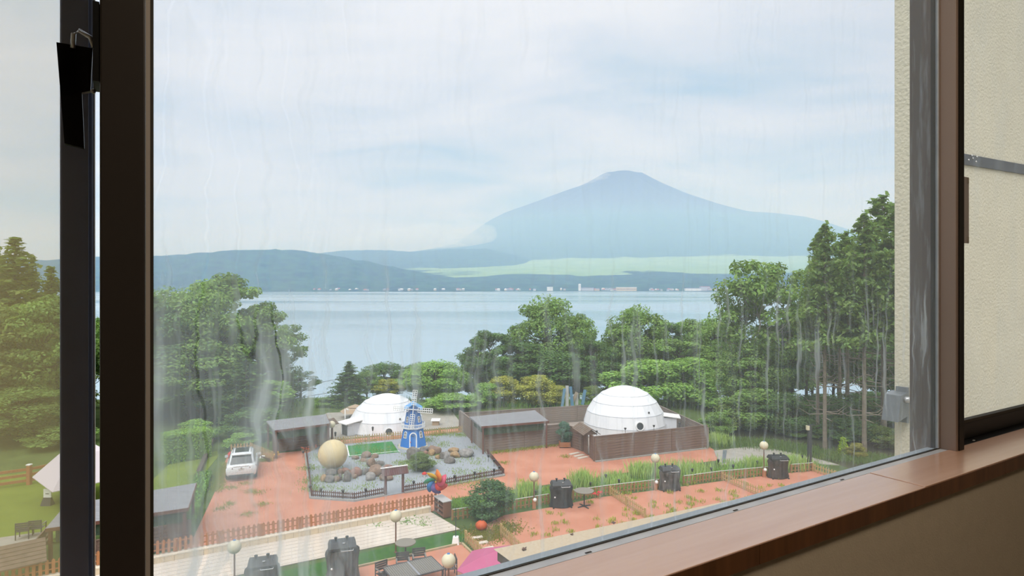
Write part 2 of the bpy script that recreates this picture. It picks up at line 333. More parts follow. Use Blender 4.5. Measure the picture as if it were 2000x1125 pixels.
# --- insect screen, sliding sash with its latch
w3 = win('window_3', 'open sliding window at the left covered by a fine insect screen', 'window')
SCR = bpy.data.materials.new('screen_mesh'); SCR.use_nodes = True; _t = SCR.node_tree; _t.nodes.clear()
_co = N(_t, 'ShaderNodeTexCoord'); _sp = N(_t, 'ShaderNodeSeparateXYZ'); L(_t, _co.outputs['Object'], _sp.inputs[0])
_pu = M2(_t, 'PINGPONG', _sp.outputs[0], .0009); _pz = M2(_t, 'PINGPONG', _sp.outputs[2], .0009)
_th = M2(_t, 'MAXIMUM', M2(_t, 'LESS_THAN', _pu, .00022), M2(_t, 'LESS_THAN', _pz, .00022))
_tr = N(_t, 'ShaderNodeBsdfTransparent'); _df = N(_t, 'ShaderNodeBsdfTranslucent'); _df.inputs[0].default_value = (*lin(196,180,140), 1)
_df2 = N(_t, 'ShaderNodeBsdfDiffuse'); _df2.inputs[0].default_value = (*lin(150,140,110), 1); _as = N(_t, 'ShaderNodeAddShader'); L(_t, _df.outputs[0], _as.inputs[0]); L(_t, _df2.outputs[0], _as.inputs[1])
_mx = N(_t, 'ShaderNodeMixShader'); _mx.inputs[0].default_value = .24; L(_t, _tr.outputs[0], _mx.inputs[1]); L(_t, _as.outputs[0], _mx.inputs[2])
_o = N(_t, 'ShaderNodeOutputMaterial'); L(_t, _mx.outputs[0], _o.inputs[0])
wbox('insect_screen', SCR, w3, -1.3, -.060, .0745, .0748, -.45, 1.05)
wbox('screen_frame', NAVY, w3, -.0715, -.0400, .058, .080, -.45, 1.05, .002)
wbox('screen_frame_ridge', NAVY, w3, -.0475, -.0445, .054, .058, -.45, 1.05)
wbox('screen_frame_edge', PALEALU, w3, -.0400, -.0388, .06, .078, -.45, 1.05)
lk = MB().box(-.0365, -.0308, -.030, .012, .215, .298).build('latch_keeper', BLK, w3)
MB().rings([[(-.0305-.040, .012, .262), (-.0305-.008, .012, .262), (-.0305-.008, .020, .262), (-.0305-.040, .020, .262)],
            [(-.0305-.036, .012, .205), (-.0305-.010, .012, .215), (-.0305-.010, .020, .215), (-.0305-.036, .020, .205)]]).build('latch_body', BLK, w3)
MB().rings([[(-.0705, .012, .262), (-.050, .012, .262), (-.050, .020, .262), (-.0705, .020, .262)],
            [(-.0635, .012, .155), (-.046, .012, .152), (-.046, .020, .152), (-.0635, .020, .155)]]).build('latch_lever', BLK, w3)
MB().tube([(-.056, .010, .258), (-.055, .006, .272), (-.050, .004, .276), (-.040, .002, .270), (-.037, .002, .260)], .0024, 8).build('latch_hook', CHROME, w3, True)
MB().ball((-.038, .008, .214), .0028, 8, 6).build('latch_screw', CHROME, w3, True)
# --- sill boards
ws = win('trim_1', 'wood laminate window sill running along the window wall', 'sill')
wbox('sill_board', LAMIN, ws, -1.4, 1.4488, -.141, -.0225, SZ-.030, SZ, .0012)
wbox('sill_board', LAMIN, ws, 1.4500, 3.2, -.1405, -.0225, SZ-.030, SZ+.0012, .0012)
for a, b in ((-1.4, .8895), (.8905, 1.8412), (1.8424, 3.2)): wbox('edge_band', LAMED, ws, a, b, -.1425, -.1412, SZ-.034, SZ-.0012)
# --- room shell
wf = win('wall_front', 'beige papered wall below the window sill', 'wall'); wbox('wall_panel', WALLP, wf, -1.4, 3.2, -.136, -.03, -1.6, SZ-.034)
wbox('wall_panel', WALLP, wf, -1.4, 3.2, -.136, .0, 1.1, 1.5); wbox('wall_panel', WALLP, wf, -1.5, -1.3, -.136, .08, -1.6, 1.5); wbox('wall_panel', WALLP, wf, 3.2, 3.4, -.136, .08, -1.6, 1.5)
tag(wbox('wall_back', ROOMW, None, -1.5, 3.4, -4.1, -4.0, -1.6, 1.5), 'plain back wall of the room behind the viewer', 'wall', None, 'structure')
tag(wbox('wall_left', ROOMW, None, -1.5, -1.4, -4.0, -.136, -1.6, 1.5), 'plain left side wall of the room', 'wall', None, 'structure')
tag(wbox('wall_right', ROOMW, None, 3.3, 3.4, -4.0, -.136, -1.6, 1.5), 'plain right side wall of the room', 'wall', None, 'structure')
tag(wbox('floor', FLOORM, None, -1.5, 3.4, -4.1, 0, -1.7, -1.6), 'carpeted room floor below the window', 'floor', None, 'structure')
tag(wbox('ceiling', ROOMW, None, -1.5, 3.4, -4.1, 0, 1.5, 1.6), 'plain room ceiling above the window', 'ceiling', None, 'structure')
for n_ in ('wall_back', 'wall_left', 'wall_right', 'floor', 'ceiling'):
    o = bpy.data.objects[n_]; o.location = WORG; o.rotation_euler = (0, 0, WROT)
FILLM = bpy.data.materials.new('added_fill_glow'); FILLM.use_nodes = True; _b = FILLM.node_tree.nodes['Principled BSDF']
_b.inputs['Emission Color'].default_value = (1, .86, .68, 1); _b.inputs['Emission Strength'].default_value = 30.0
lamp = win('added_ceiling_lamp', 'added unseen round ceiling lamp brightening the room', 'lamp', None)  # added lamp, out of view, to brighten the dark interior
MB().lathe([(.30, 1.42), (.32, 1.44), (.32, 1.5)], 24, (.9, -.95, 0)).build('housing', WHITE, lamp)
MB().lathe([(.02, 1.39), (.2, 1.395), (.29, 1.42)], 24, (.9, -.95, 0)).build('diffuser', FILLM, lamp)
# --- outside of the building: cream wall, canopy below, facade
ow = win('wall_outer', 'cream stucco outer wall standing just outside the side window', 'wall')
wbox('stucco_face', CREAM2, ow, 4.65, 9.5, 1.40, 1.52, -2.195, 3.2, .006)
sb = MB().bar((5.1, 1.392, .976), (7.6, 1.392, 1.05), .012, .082).build('steel_bar', mat('dark_steel_bar', lin(74,74,72), .45, .25, 25, spec=.5), ow)
for k in range(5): MB().ball((5.47+.035*k+.02*(k%2), 1.386, .985+.02*((k*2)%3)), .008, 8, 6).build('bolt_head', CHROME, ow, True)
fl = win('floodlight', 'small grey hooded outdoor light fixed to the edge of the cream wall', 'lamp', None)
HOOD = mat('grey_hood', lin(132,138,142), .35, .2, 20, spec=.5)
MB().rings([[(4.635, 1.42, -.90), (4.635, 1.53, -.90), (4.50, 1.53, -.93), (4.50, 1.42, -.93)], [(4.635, 1.42, -.735), (4.635, 1.53, -.735), (4.54, 1.53, -.75), (4.54, 1.42, -.75)]]).build('hood', HOOD, fl)
MB().lathe([(.012, 0), (.026, .006), (.026, .03), (.014, .04)], 12, (4.60, 1.41, -.80)).build('pivot', CHROME, fl, True)
MB().box(4.63, 4.652, 1.42, 1.50, -.95, -.70).build('bracket', HOOD, fl)
nt_ = win('paper_notice', 'paper notice with a red ring stuck on the side window by the mullion', 'notice', None)
PAPER = mat('paper', lin(188,178,172), .9, .05, 10)
MB().box(1.905, 2.047, .0172, .0185, .128, .318).build('sheet', PAPER, nt_)
INKR = mat('red_print', lin(190,30,60), .8); INKB = mat('grey_print', lin(90,80,84), .8)
rg = MB(); nn = 40
for i in range(nn):
    a0, a1 = 2*math.pi*i/nn, 2*math.pi*(i+1)/nn
    P = lambda a, r: (1.976+r*1.35*math.cos(a)*.9, .0168, .252+r*math.sin(a))
    rg.quad(P(a0, .0285), P(a1, .0285), P(a1, .0255), P(a0, .0255))
rg.build('red_ring', INKR, nt_)
for z_, u1_, m_ in ((.212, 2.012, INKB), (.171, 2.018, INKB), (.161, 2.014, INKR)):
    MB().box(1.93, u1_, .0167, .0171, z_, z_+.0022).build('printed_line', m_, nt_)
for z_ in (.300, .131): MB().box(2.034, 2.046, .0165, .0170, z_, z_+.016).build('tape', mat('tape', lin(168,156,140), .5), nt_)
cp = win('canopy_roof', 'flat sand coloured canopy roof just below the window', 'roof', 'structure')
CPL = [(2.58,.2),(9.5,.2),(9.5,3.15),(5.6,3.40),(2.58,3.69)]
MB().prism(CPL, -2.201, -2.199).build('roof_slab', TAN, cp)
wbox('roof_edge', mat('canopy_edge', lin(112,98,84), .9, .2, 8), cp, 2.60, 2.64, .2, 3.66, -2.29, -2.201)
MB().prism([(2.62,.25),(9.4,.25),(9.4,3.1),(5.6,3.36),(2.62,3.65)], -2.28, -2.2015).build('roof_core', TAN, cp)
fb = win('wall_facade', 'lower outside wall of the building under the room', 'wall')
wbox('facade_block', CREAM2, fb, -6, 9.5, -4.1, -.02, -CZ, -1.72)
LEAFD = mat('dead_leaf', lin(122,92,78), .9, .3, 40)
for i, (px, py, s) in enumerate(((1198,1022,.055), (1022,1074,.05), (1116,1045,.026))):
    d = 2.2*F/(py-562.5); x = (px-1000)/F*d; mb = MB()
    rr = random.Random(i)
    for k in range(3):
        a = rr.random()*6; c = Vector((rr.uniform(-.3,.3)*s, rr.uniform(-.3,.3)*s, 0)); e = Vector((math.cos(a), math.sin(a), 0))*s*.55; f = Vector((-e.y, e.x, 0))*.45
        mb.rings([[c-e, c-e*.2+f+Vector((0,0,.006)), c+e+Vector((0,0,.012)), c-f*.9], [p+Vector((0,0,.003)) for p in (c-e, c-e*.2+f+Vector((0,0,.006)), c+e+Vector((0,0,.012)), c-f*.9)]])
    o = mb.build('dead_leaf', LEAFD, None, False, (x, d, CZ-2.199))
    tag(o, ('largest curled brown dead leaf on the sand coloured canopy roof', 'brown dead leaf near the left end of the canopy roof', 'tiny dark leaf scrap between the two brown leaves on the canopy')[i], 'leaf', 'dead leaves on the canopy')

# ================================================================ LAND, LAKE, MOUNTAINS
def smooth(a, b, x): t = min(1, max(0, (x-a)/(b-a))); return t*t*(3-2*t)
ys = [-6, 62] + [63+i*2 for i in range(28)]
gm = MB(); xs = [-150+10*i for i in range(31)]
for y in ys:
    for x in xs: gm.v.append((x, y, gz(y)))
nx = len(xs)
for j in range(len(ys)-1):
    for i in range(nx-1): gm.f.append((j*nx+i, j*nx+i+1, (j+1)*nx+i+1, (j+1)*nx+i)); gm.m.append(0)
tag(gm.build('ground', GRASS, None, True), 'grassy ground around the yard falling to the lake shore', 'ground', None, 'structure')
LAKE = bpy.data.materials.new('lake_water'); LAKE.use_nodes = True; t = LAKE.node_tree; b = t.nodes['Principled BSDF']
b.inputs['Base Color'].default_value = (*lin(150,172,184), 1); b.inputs['Roughness'].default_value = .12; b.inputs['IOR'].default_value = 1.33
co = N(t, 'ShaderNodeTexCoord'); mpn = N(t, 'ShaderNodeMapping'); mpn.inputs['Scale'].default_value = (.02, .07, 1); L(t, co.outputs['Object'], mpn.inputs[0])
nz = N(t, 'ShaderNodeTexNoise', i_Scale=6.0, i_Detail=6.0, i_Roughness=.6); L(t, mpn.outputs[0], nz.inputs['Vector'])
bn = N(t, 'ShaderNodeBump', i_Strength=.12, i_Distance=1.0); L(t, nz.outputs[0], bn.inputs['Height']); L(t, bn.outputs[0], b.inputs['Normal'])
mp2 = N(t, 'ShaderNodeMapping'); mp2.inputs['Scale'].default_value = (.0012, .004, 1); L(t, co.outputs['Object'], mp2.inputs[0])
nz2 = N(t, 'ShaderNodeTexNoise', i_Scale=1.0, i_Detail=4.0); L(t, mp2.outputs[0], nz2.inputs['Vector'])
mr = N(t, 'ShaderNodeMapRange'); mr.inputs[1].default_value = .4; mr.inputs[2].default_value = .62; mr.inputs[3].default_value = .08; mr.inputs[4].default_value = .32; L(t, nz2.outputs[0], mr.inputs[0]); L(t, mr.outputs[0], b.inputs['Roughness'])
tag(MB().quad((-9000,98,-6), (9000,98,-6), (9000,3400,-6), (-9000,3400,-6)).build('lake', LAKE), 'calm pale lake between the trees and the far shore', 'lake', None, 'structure')

def landmat(name, low, low2, high=None, meadow=False):
    m = bpy.data.materials.new(name); m.use_nodes = True; t = m.node_tree; b = t.nodes['Principled BSDF']; b.inputs['Roughness'].default_value = 1; b.inputs['Specular IOR Level'].default_value = 0
    co = N(t, 'ShaderNodeTexCoord'); sp = N(t, 'ShaderNodeSeparateXYZ'); L(t, co.outputs['Object'], sp.inputs[0])
    nz = N(t, 'ShaderNodeTexNoise', i_Scale=.012, i_Detail=8.0, i_Roughness=.65); L(t, co.outputs['Object'], nz.inputs['Vector'])
    c = RAMP(t, nz.outputs[0], [(.35, low), (.65, low2)])
    def ss(s, a, b_):
        n = N(t, 'ShaderNodeMapRange'); n.interpolation_type = 'SMOOTHSTEP'; n.inputs[1].default_value = a; n.inputs[2].default_value = b_; L(t, s, n.inputs[0]); return n.outputs[0]
    if meadow:
        nb = N(t, 'ShaderNodeTexNoise', i_Scale=.0016, i_Detail=6.0, i_Roughness=.6); L(t, co.outputs['Object'], nb.inputs['Vector'])
        yw = M2(t, 'ADD', sp.outputs[1], M2(t, 'MULTIPLY', M2(t, 'SUBTRACT', nb.outputs[0], .5), 1500))
        xw = M2(t, 'ADD', sp.outputs[0], M2(t, 'MULTIPLY', M2(t, 'SUBTRACT', nb.outputs[0], .5), 2500))
        k = M2(t, 'MULTIPLY', M2(t, 'MULTIPLY', ss(yw, 4500, 4560), ss(yw, 7900, 7700)), M2(t, 'MULTIPLY', ss(xw, -900, -500), ss(xw, 4600, 4300)))
        gn = N(t, 'ShaderNodeTexNoise', i_Scale=.004, i_Detail=5.0); L(t, co.outputs['Object'], gn.inputs['Vector'])
        c = MIXC(t, k, c, RAMP(t, gn.outputs[0], [(.4, lin(120,152,100)), (.6, lin(136,164,112))]))
    if high:
        nh = N(t, 'ShaderNodeTexNoise', i_Scale=.0018, i_Detail=6.0); L(t, co.outputs['Object'], nh.inputs['Vector'])
        zw = M2(t, 'ADD', sp.outputs[2], M2(t, 'MULTIPLY', M2(t, 'SUBTRACT', nh.outputs[0], .5), 700))
        c = MIXC(t, ss(zw, 1300, 1900), c, high)
    L(t, c, b.inputs['Base Color']); return m
FARF = landmat('far_forest_and_meadow', lin(62,100,58), lin(28,54,36), lin(72,66,66), True)
HILLM = landmat('far_hill_forest', lin(60,98,60), lin(28,54,38))
def interp(tab, x):
    if x <= tab[0][0]: return tab[0][1]
    for (a, fa), (b_, fb_) in zip(tab, tab[1:]):
        if x <= b_: return fa+(fb_-fa)*(x-a)/(b_-a)
    return tab[-1][1]
FD = 15000.0; FX = (1215-1000)/F*FD
def prof(pts, sgn): return [(sgn*(px-1215)/F*FD, CZ+(562.5-py)/F*FD) for px, py in pts]
TL = [(0, 2770)] + prof([(1180,338.5),(1167,346),(1145,359),(1120,370),(1080,384),(1040,400),(1000,415),(985,420),(950,438),(920,460),(880,487),(800,503),(600,524),(300,545)], -1)
TR = [(0, 2770)] + prof([(1253,339),(1270,349),(1290,361),(1340,386),(1400,410),(1450,426),(1490,428.5),(1540,437),(1570,447),(1600,461),(1680,492),(1800,520),(2100,545)], 1)
TF = [(0, 2770), (330, 2819), (900, 2480), (1600, 2090), (2500, 1700), (3500, 1330), (5000, 850), (7000, 440), (8500, 270), (10400, 138), (11500, 34), (11900, 4), (12050, -14)]
fm = MB(); NA, NR = 220, 70
rad = [0, 200, 330, 420] + [420+ (12050-420)*((i+1)/(NR-4))**1.25 for i in range(NR-4)]
rr = random.Random(5); gul = [rr.uniform(-1, 1) for _ in range(NA)]
gul = [(gul[i-1]+2*gul[i]+gul[(i+1) % NA])/4 for i in range(NA)]
for r in rad:
    for a in range(NA):
        th = 2*math.pi*a/NA; c_, s_ = math.cos(th), math.sin(th)
        side = interp(TR if c_ > 0 else TL, r); fr_ = interp(TF, r)
        w = c_*c_; w = w*w*(3-2*w) if s_ < 0 else 1.0
        h = side*w + fr_*(1-w) + gul[a]*60*smooth(300, 1500, r)*(1-smooth(3500, 6500, r))*(1-w*.7)
        if s_ < 0 and r > 6000: h += (math.sin(r*.004+a*.9)+math.sin(a*2.3))*5*(1-w)*(1-smooth(11000,11900,r))
        fm.v.append((FX+r*c_, FD+r*s_, h))
for j in range(len(rad)-1):
    for a in range(NA): k = (a+1) % NA; fm.f.append((j*NA+a, (j+1)*NA+a, (j+1)*NA+k, j*NA+k)); fm.m.append(0)
tag(fm.build('volcano', FARF, None, True), 'tall conical volcano in blue haze beyond the lake', 'mountain')
def ridge(name, label, pts, dist, d0, back, jit, seed):
    mb = MB(); n = 120; m = 26; rr = random.Random(seed); a, b_ = pts[0][0], pts[-1][0]
    for j in range(m+1):
        f = j/m
        for i in range(n+1):
            px = a+(b_-a)*i/n; H = CZ+(562.5-interp(pts, px))/F*dist; x = (px-1000)/F*dist
            if f < .75: y = d0+(dist-d0)*f/.75; e = smooth(-.25, .75, f); e = (e-smooth(-.25,.75,0))/(1-smooth(-.25,.75,0))
            else: y = dist+back*(f-.75)/.25; e = 1-smooth(.75, 1.2, f)
            mb.v.append((x, y, -10+(H+10)*e + (rr.uniform(-jit, jit) if 0 < f < .74 else rr.uniform(-jit*.15, jit*.15) if f > 0 else 0)))
    for j in range(m):
        for i in range(n): mb.f.append((j*(n+1)+i, j*(n+1)+i+1, (j+1)*(n+1)+i+1, (j+1)*(n+1)+i)); mb.m.append(0)
    return tag(mb.build(name, HILLM, None, True), label, 'hill')
ridge('wooded_hill', 'long wooded hill on the far shore left of the volcano', [(-500,500),(-200,498),(40,505),(90,508),(130,513),(200,505),(295,500),(330,503),(400,498),(470,491),(530,489),(580,490),(640,498),(700,509),(760,520),(830,533),(930,552),(1000,563)], 4600, 3010, 900, 9, 3)
ridge('distant_ridge', 'pale distant ridge between the wooded hill and the volcano', [(480,512),(560,506),(640,497),(690,491.5),(730,490),(775,491),(808,494),(850,491),(890,488),(950,487),(1010,500),(1120,525)], 8600, 5200, 1500, 8, 4)
# haze over the lake and the far land
HAZE = bpy.data.materials.new('haze'); HAZE.use_nodes = True; t = HAZE.node_tree; t.nodes.clear()
sv = N(t, 'ShaderNodeVolumeScatter'); sv.inputs['Color'].default_value = (.40, .60, 1.0, 1); sv.inputs['Density'].default_value = 1.9e-4; sv.inputs['Anisotropy'].default_value = 0.0
o_ = N(t, 'ShaderNodeOutputMaterial'); L(t, sv.outputs[0], o_.inputs['Volume'])
tag(MB().box(-14000, 17000, 400, 19000, -40, 1500).build('lake_haze', HAZE), 'blue haze over the lake and far land', 'haze', None, 'stuff')
def cloud(name, label, blobs, d, dens):
    c = bpy.data.materials.new('cloud_vapour'); c.use_nodes = True; t = c.node_tree; t.nodes.clear()
    v = N(t, 'ShaderNodeVolumeScatter'); v.inputs['Color'].default_value = (1, 1, 1, 1); v.inputs['Density'].default_value = dens; v.inputs['Anisotropy'].default_value = 0.2
    o = N(t, 'ShaderNodeOutputMaterial'); L(t, v.outputs[0], o.inputs['Volume'])
    mb = MB()
    for px, py, rx, ry in blobs: mb.lathe([(max(1e-3, math.sin(math.pi*i/10))*rx/F*d, -math.cos(math.pi*i/10)*ry/F*d) for i in range(11)], 20, (col(d, px), d, CZ+(562.5-py)/F*d))
    return tag(mb.build(name, c, None, True), label, 'cloud')
# ================================================================ THE YARD: SURFACES
def slab(name, pix, m, z1, label, cat, z0=-.05, kind='structure'):
    return tag(MB().prism([g(*p, z1)[:2] for p in pix][::-1], z0, z1).build(name, m), label, cat, None, kind)
slab('gravel_yard', [(372,1062),(420,960),(438,905),(448,884),(530,884),(535,886),(590,880),(640,862),(900,836),(950,882),(1040,874),(1100,866),(1180,860),(1385,872),(1402,884),(1400,899),(1295,913),(1228,922),(1137,937),(1056,948),(1008,955),(884,974),(868,990),(840,1000),(600,1045),(300,1112)], RED, .02, 'red gravel yard around the rock garden', 'gravel')
slab('gravel_bed', [(597,887),(606,973),(692,979),(752,968),(984,929),(948,884),(910,843),(780,857),(622,872)], GREY, .06, 'grey gravel bed holding the rocks and the windmill', 'gravel')
slab('turf_mat', [(677,871),(682,892),(779,882.5),(765,862)], TURF, .09, 'bright green artificial turf mat beside the windmill', 'turf', kind=None)
slab('lawn', [(-60,1050),(-60,935),(125,915),(300,935),(330,906),(425,880),(428,890),(384,942),(372,1000),(296,1010),(100,1052)], LAWN, .02, 'mown lawn behind the left shelter', 'lawn')
slab('turf_strip', [(380,1150),(580,1109),(898,1036),(908,1046),(902,1063),(694,1110),(560,1145)], TURF2, .03, 'strip of dark green turf in front of the wooden walkway', 'lawn')
slab('gravel_terrace', [(640,1140),(694,1110),(902,1063),(928,1090),(1010,1150),(900,1300),(560,1300)], RED, .03, 'red gravel terrace around the slatted table', 'gravel')
slab('gravel_plot', [(905,1046),(985,1006),(1080,990),(1165,972),(1260,960),(1420,938),(1590,918),(1640,930),(1500,1010),(1100,1130),(960,1120)], RED, .02, 'red gravel plots behind the picket fence below the canopy', 'gravel')
slab('forest_floor', [(1400,872),(1470,868),(1520,876),(1600,893),(1660,915),(1800,930),(1800,812),(1400,812)], mat('forest_floor', lin(96,100,72), .95, 0, .8, lin(70,72,54), bump=.6, bscale=20, spec=.05), .015, 'dark forest floor under the bare trunked conifers', 'ground')
slab('concrete_pad', [(1394,880),(1407,908),(1450,904),(1560,903),(1640,908),(1585,893),(1510,876),(1470,871)], CONC, .05, 'pale concrete parking pad by the forest edge', 'pavement')
tag(MB().prism([g(*p, .06)[:2] for p in [(1412,879),(1420,879),(1416,904),(1410,905)]][::-1], 0, .058).build('drain_grate', mat('grey_grate', lin(128,138,142), .7, .2, 8)), 'narrow grey drain grating across the concrete pad', 'grate')
# pale walkway of single boards
wk = thing('floor_walkway', 'walkway of bleached wooden boards along the tiled kerb', 'decking', kind='structure')
A0, A1 = g(-60, 1172), g(842, 1002); dirn = (A1-A0).normalized(); perp = Vector((dirn.y, -dirn.x, 0))
B1 = g(898, 1035); wid = abs((B1-A1).dot(perp)); nb = 22; LA = (A1-A0).length
ang = math.atan2(dirn.y, dirn.x)
for i in range(nb):
    w = wid/nb; ext = LA + (B1-A1).dot(dirn)*((i+.5)/nb)
    MB().box(0, ext+.0*i, -.5*w+.006, .5*w-.006, 0, .05+.004*((i*7) % 3)).build('plank', PALE, wk, loc=A0+perp*(w*(i+.5)), rz=ang)
MB().prism([A0[:2], (A0+perp*wid)[:2], B1[:2], A1[:2]], -.04, .02).build('deck_base', mat('deck_gap', lin(110,100,92), .9), wk)
# kerb wall with tiles
kb = thing('kerb_wall', 'low kerb wall faced with beige tiles below the long picket fence', 'wall', kind='structure')
KH = .30
MB().box(0, LA, .03, .34, 0, KH).build('kerb_core', CAPM, kb, loc=A0, rz=ang)
MB().box(0, LA, -.01, .36, KH, KH+.05).build('kerb_cap', CAPM, kb, loc=A0, rz=ang)
tl = MB().box(.006, .394, 0, .035, .02, KH-.005).mesh('tile', TILE)
for i in range(int(LA/.40)): put('tile', tl, kb, A0+dirn*(.40*i), ang)
def kerb(pix, w, h, m, label, name='kerb_edging'):
    r = thing(name, label, 'kerb', kind='structure')
    for a, b_ in zip(pix, pix[1:]):
        p, q = g(*a), g(*b_); MB().bar(p+Vector((0,0,h/2)), q+Vector((0,0,h/2)), w, h).build('kerb_stone', m, r)
KM = mat('kerb_concrete', lin(186,184,176), .9, .2, 3); KT = mat('timber_edging', lin(210,190,150), .9, .2, 3)
kerb([(694,1110),(902,1063),(927,1087)], .10, .10, KT, 'pale timber edging around the slatted table terrace', 'timber_edging')
kerb([(596,887),(606,974),(692,980),(752,969)], .12, .10, KM, 'grey kerb along the left front of the gravel bed')
kerb([(790,964),(985,930),(949,884)], .12, .10, KM, 'grey kerb along the right front of the gravel bed')
kerb([(369,1048),(388,992),(399,955)], .14, .14, KM, 'mossy kerb at the foot of the left grass bank')
kerb([(383,940),(398,905),(422,846)], .25, .35, BARK, 'dark log edging along the top of the left grass bank', 'log_edging')
kerb([(1163,903),(1379,877)], .16, .10, KM, 'pale kerb at the foot of the dome enclosure fence')
kerb([(677,871),(682,893),(780,883)], .08, .10, WHITE, 'white edging board around the green turf mat', 'white_edging')

# ================================================================ FENCES
def picket_mesh(w, th, h, m, point=True):
    mb = MB(); top = w*.45 if point else 0
    pr = [(-w/2,0),(w/2,0),(w/2,h-top),(w*.15,h),(-w*.15,h),(-w/2,h-top)]
    mb.rings([[(x, -th/2, z) for x, z in pr], [(x, th/2, z) for x, z in pr]]); return mb.mesh('picket', m)
def fence(label, pts, h=.6, sp=.21, w=.10, m=None, rails=(.18,.45), z=0, posts=1.9, name='picket_fence', pw=.09, post_h=None, capm=None):
    P = [p if isinstance(p, Vector) else g(*p) for p in pts]
    r = thing(name, label, 'fence', P[0]*1.0)
    r.location.z = z; o = r.location.copy(); pm = picket_mesh(w, .022, h, m)
    for a, b_ in zip(P, P[1:]):
        d = (b_-a); d.z = 0; Ln = d.length; d.normalize(); ang = math.atan2(d.y, d.x); a = Vector((a.x, a.y, 0))-Vector((o.x, o.y, 0)); n = max(1, int(Ln/sp))
        for i in range(n+1): put('picket', pm, r, a+d*(Ln*i/n)+Vector((0,0,.03+.012*rnd.random())), ang, rot=(rnd.uniform(-.02,.02), rnd.uniform(-.025,.025), ang))
        for rz_ in rails: MB().box(0, Ln, .014, .05, rz_*h/.6, rz_*h/.6+.05).build('rail', m, r, loc=a, rz=ang)
        k = max(1, round(Ln/posts))
        for i in range(k+1):
            q = a+d*(Ln*i/k); MB().box(-pw/2, pw/2, .015, .015+pw, -.02, (post_h or h)*.97).build('post', m, r, loc=q, rz=ang)
        if capm:
            MB().box(0, Ln, -.02, .03, h+.015, h+.04).build('top_cord', capm, r, loc=a, rz=ang)
    return r
KZ = KH+.05
def kz(px, py): return g(px, py, KZ)
fa0 = A0-perp*.2; fence('long brown picket fence on top of the tiled kerb', [Vector((*fa0[:2], 0)), Vector((*(A1-perp*.2+dirn*.35)[:2], 0))], h=.62, sp=.225, w=.125, m=PICKA, z=KZ)
fence('yellowish picket fence along the back of the gravel bed', [(621,873),(903,846)], h=.62, sp=.19, w=.075, m=PICKB, rails=(.15,.42))
LOWB = dict(h=.42, sp=.125, w=.05, m=PICKC, rails=(.16,.45), name='low_picket_fence', pw=.05)
fence('low dark red fence at the front left of the gravel bed', [(608,971),(692,976.5),(750,966)], **LOWB)
fence('low dark red fence at the front right of the gravel bed', [(789,962),(983,927.5)], **LOWB)
fence('low dark red fence along the left side of the gravel bed', [(598,889),(608,971)], **LOWB)
fence('short low dark red fence at the right end of the gravel bed', [(952,889),(983,927.5)], **LOWB)
WC = mat('white_cord', lin(232,230,222), .8)
DK = dict(h=.58, sp=.24, w=.095, m=PICKD, rails=(.16,.44), capm=WC)
fence('tan picket fence from the wooden shelf to the first stump grill', [(884,1017),(905,1014),(985,1000),(1072,985)], **DK)
fence('tan picket fence between the first and second stump grills', [(1120,977),(1190,967),(1287,955)], **DK)
fence('tan picket fence between the second and third stump grills', [(1336,948),(1409,938),(1503,929)], **DK)
fence('tan picket fence right of the third stump grill', [(1546,924.5),(1587,921)], **DK)
DK2 = dict(h=.56, sp=.2, w=.07, m=PICKB, rails=(.16,.44))
fence('picket divider running from the round table corner towards the canopy', [(1190,967),(1258,1012)], **DK2)
fence('picket divider between the second and third gravel plots', [(1409,938),(1505,980)], **DK2)
fence('picket divider beside the stepping boards', [(908,1058),(956,1106)], **DK2)
fence('picket divider beside the round conifer', [(977,1044),(1018,1084)], **DK2)
fence('picket return at the right end of the terrace fence', [(1587,921),(1630,936)], **DK2)
fence('small picket fence corner behind the white car', [(452,888),(489,884.5),(531,902)], h=.75, sp=.2, w=.1, m=PICKB, rails=(.15,.42))
fence('low fence stub beside the marigolds in front of the car', [(498,893),(524,903)], h=.3, sp=.3, w=.06, m=PICKC, rails=(.1,.4), name='low_picket_fence')
# ranch rail fence on the lawn
rf = thing('rail_fence', 'brown post and rail fence along the far side of the left lawn', 'fence')
RP = [g(-45,962), g(57,947), g(115,934.5), g(205,921)]
for p in RP: MB().box(-.11, .11, -.11, .11, 0, 1.25).build('post', PICKA, rf, loc=p); MB().box(-.13, .13, -.13, .13, 1.25, 1.31).build('post_cap', WHITE, rf, loc=p)
for p, q in zip(RP, RP[1:]):
    for z_ in (.3, .65, 1.0): MB().bar(p+Vector((0,0,z_)), q+Vector((0,0,z_)), .06, .17).build('rail', PICKA, rf)

# big plank walls of the enclosures
def plank_wall(label, a, b_, h, m=PLANK, nb=9, z0=0.0, name='plank_fence', both=False):
    a = a if isinstance(a, Vector) else g(*a); b_ = b_ if isinstance(b_, Vector) else g(*b_)
    r = thing(name, label, 'fence', (a.x, a.y, z0)); d = b_-a; d.z = 0; Ln = d.length; ang = math.atan2(d.y, d.x); bh = h/nb
    ns = max(1, round(Ln/3.6))
    r.rotation_euler = (0, 0, ang)
    for k in range(ns):
        me = MB().box(.012, Ln/ns-.012, -.02, .02, .006, bh-.006).mesh('plank', m)
        for i in range(nb): put('plank', me, r, (Ln*k/ns, rnd.uniform(-.008,.008), .04+bh*i))
    for k in range(ns+1): MB().box(-.05, .05, .02, .12, 0, h+.05).build('post', m, r, loc=(Ln*k/ns, 0, 0))
    MB().box(-.03, Ln+.03, -.05, .06, h+.04, h+.08).build('cap_rail', m, r)
    return r
C1, C2 = g(1161,902), g(1381,876)
plank_wall('long brown plank fence in front of the right dome', C1, C2, 1.75)
E1, E2 = g(946,884), g(1098,867.5)
plank_wall('weathered plank fence below the grey shelter roof', E1, E2, 1.55, PLANKG, 8)
G1, G2 = g(1137,882), g(1152,893)
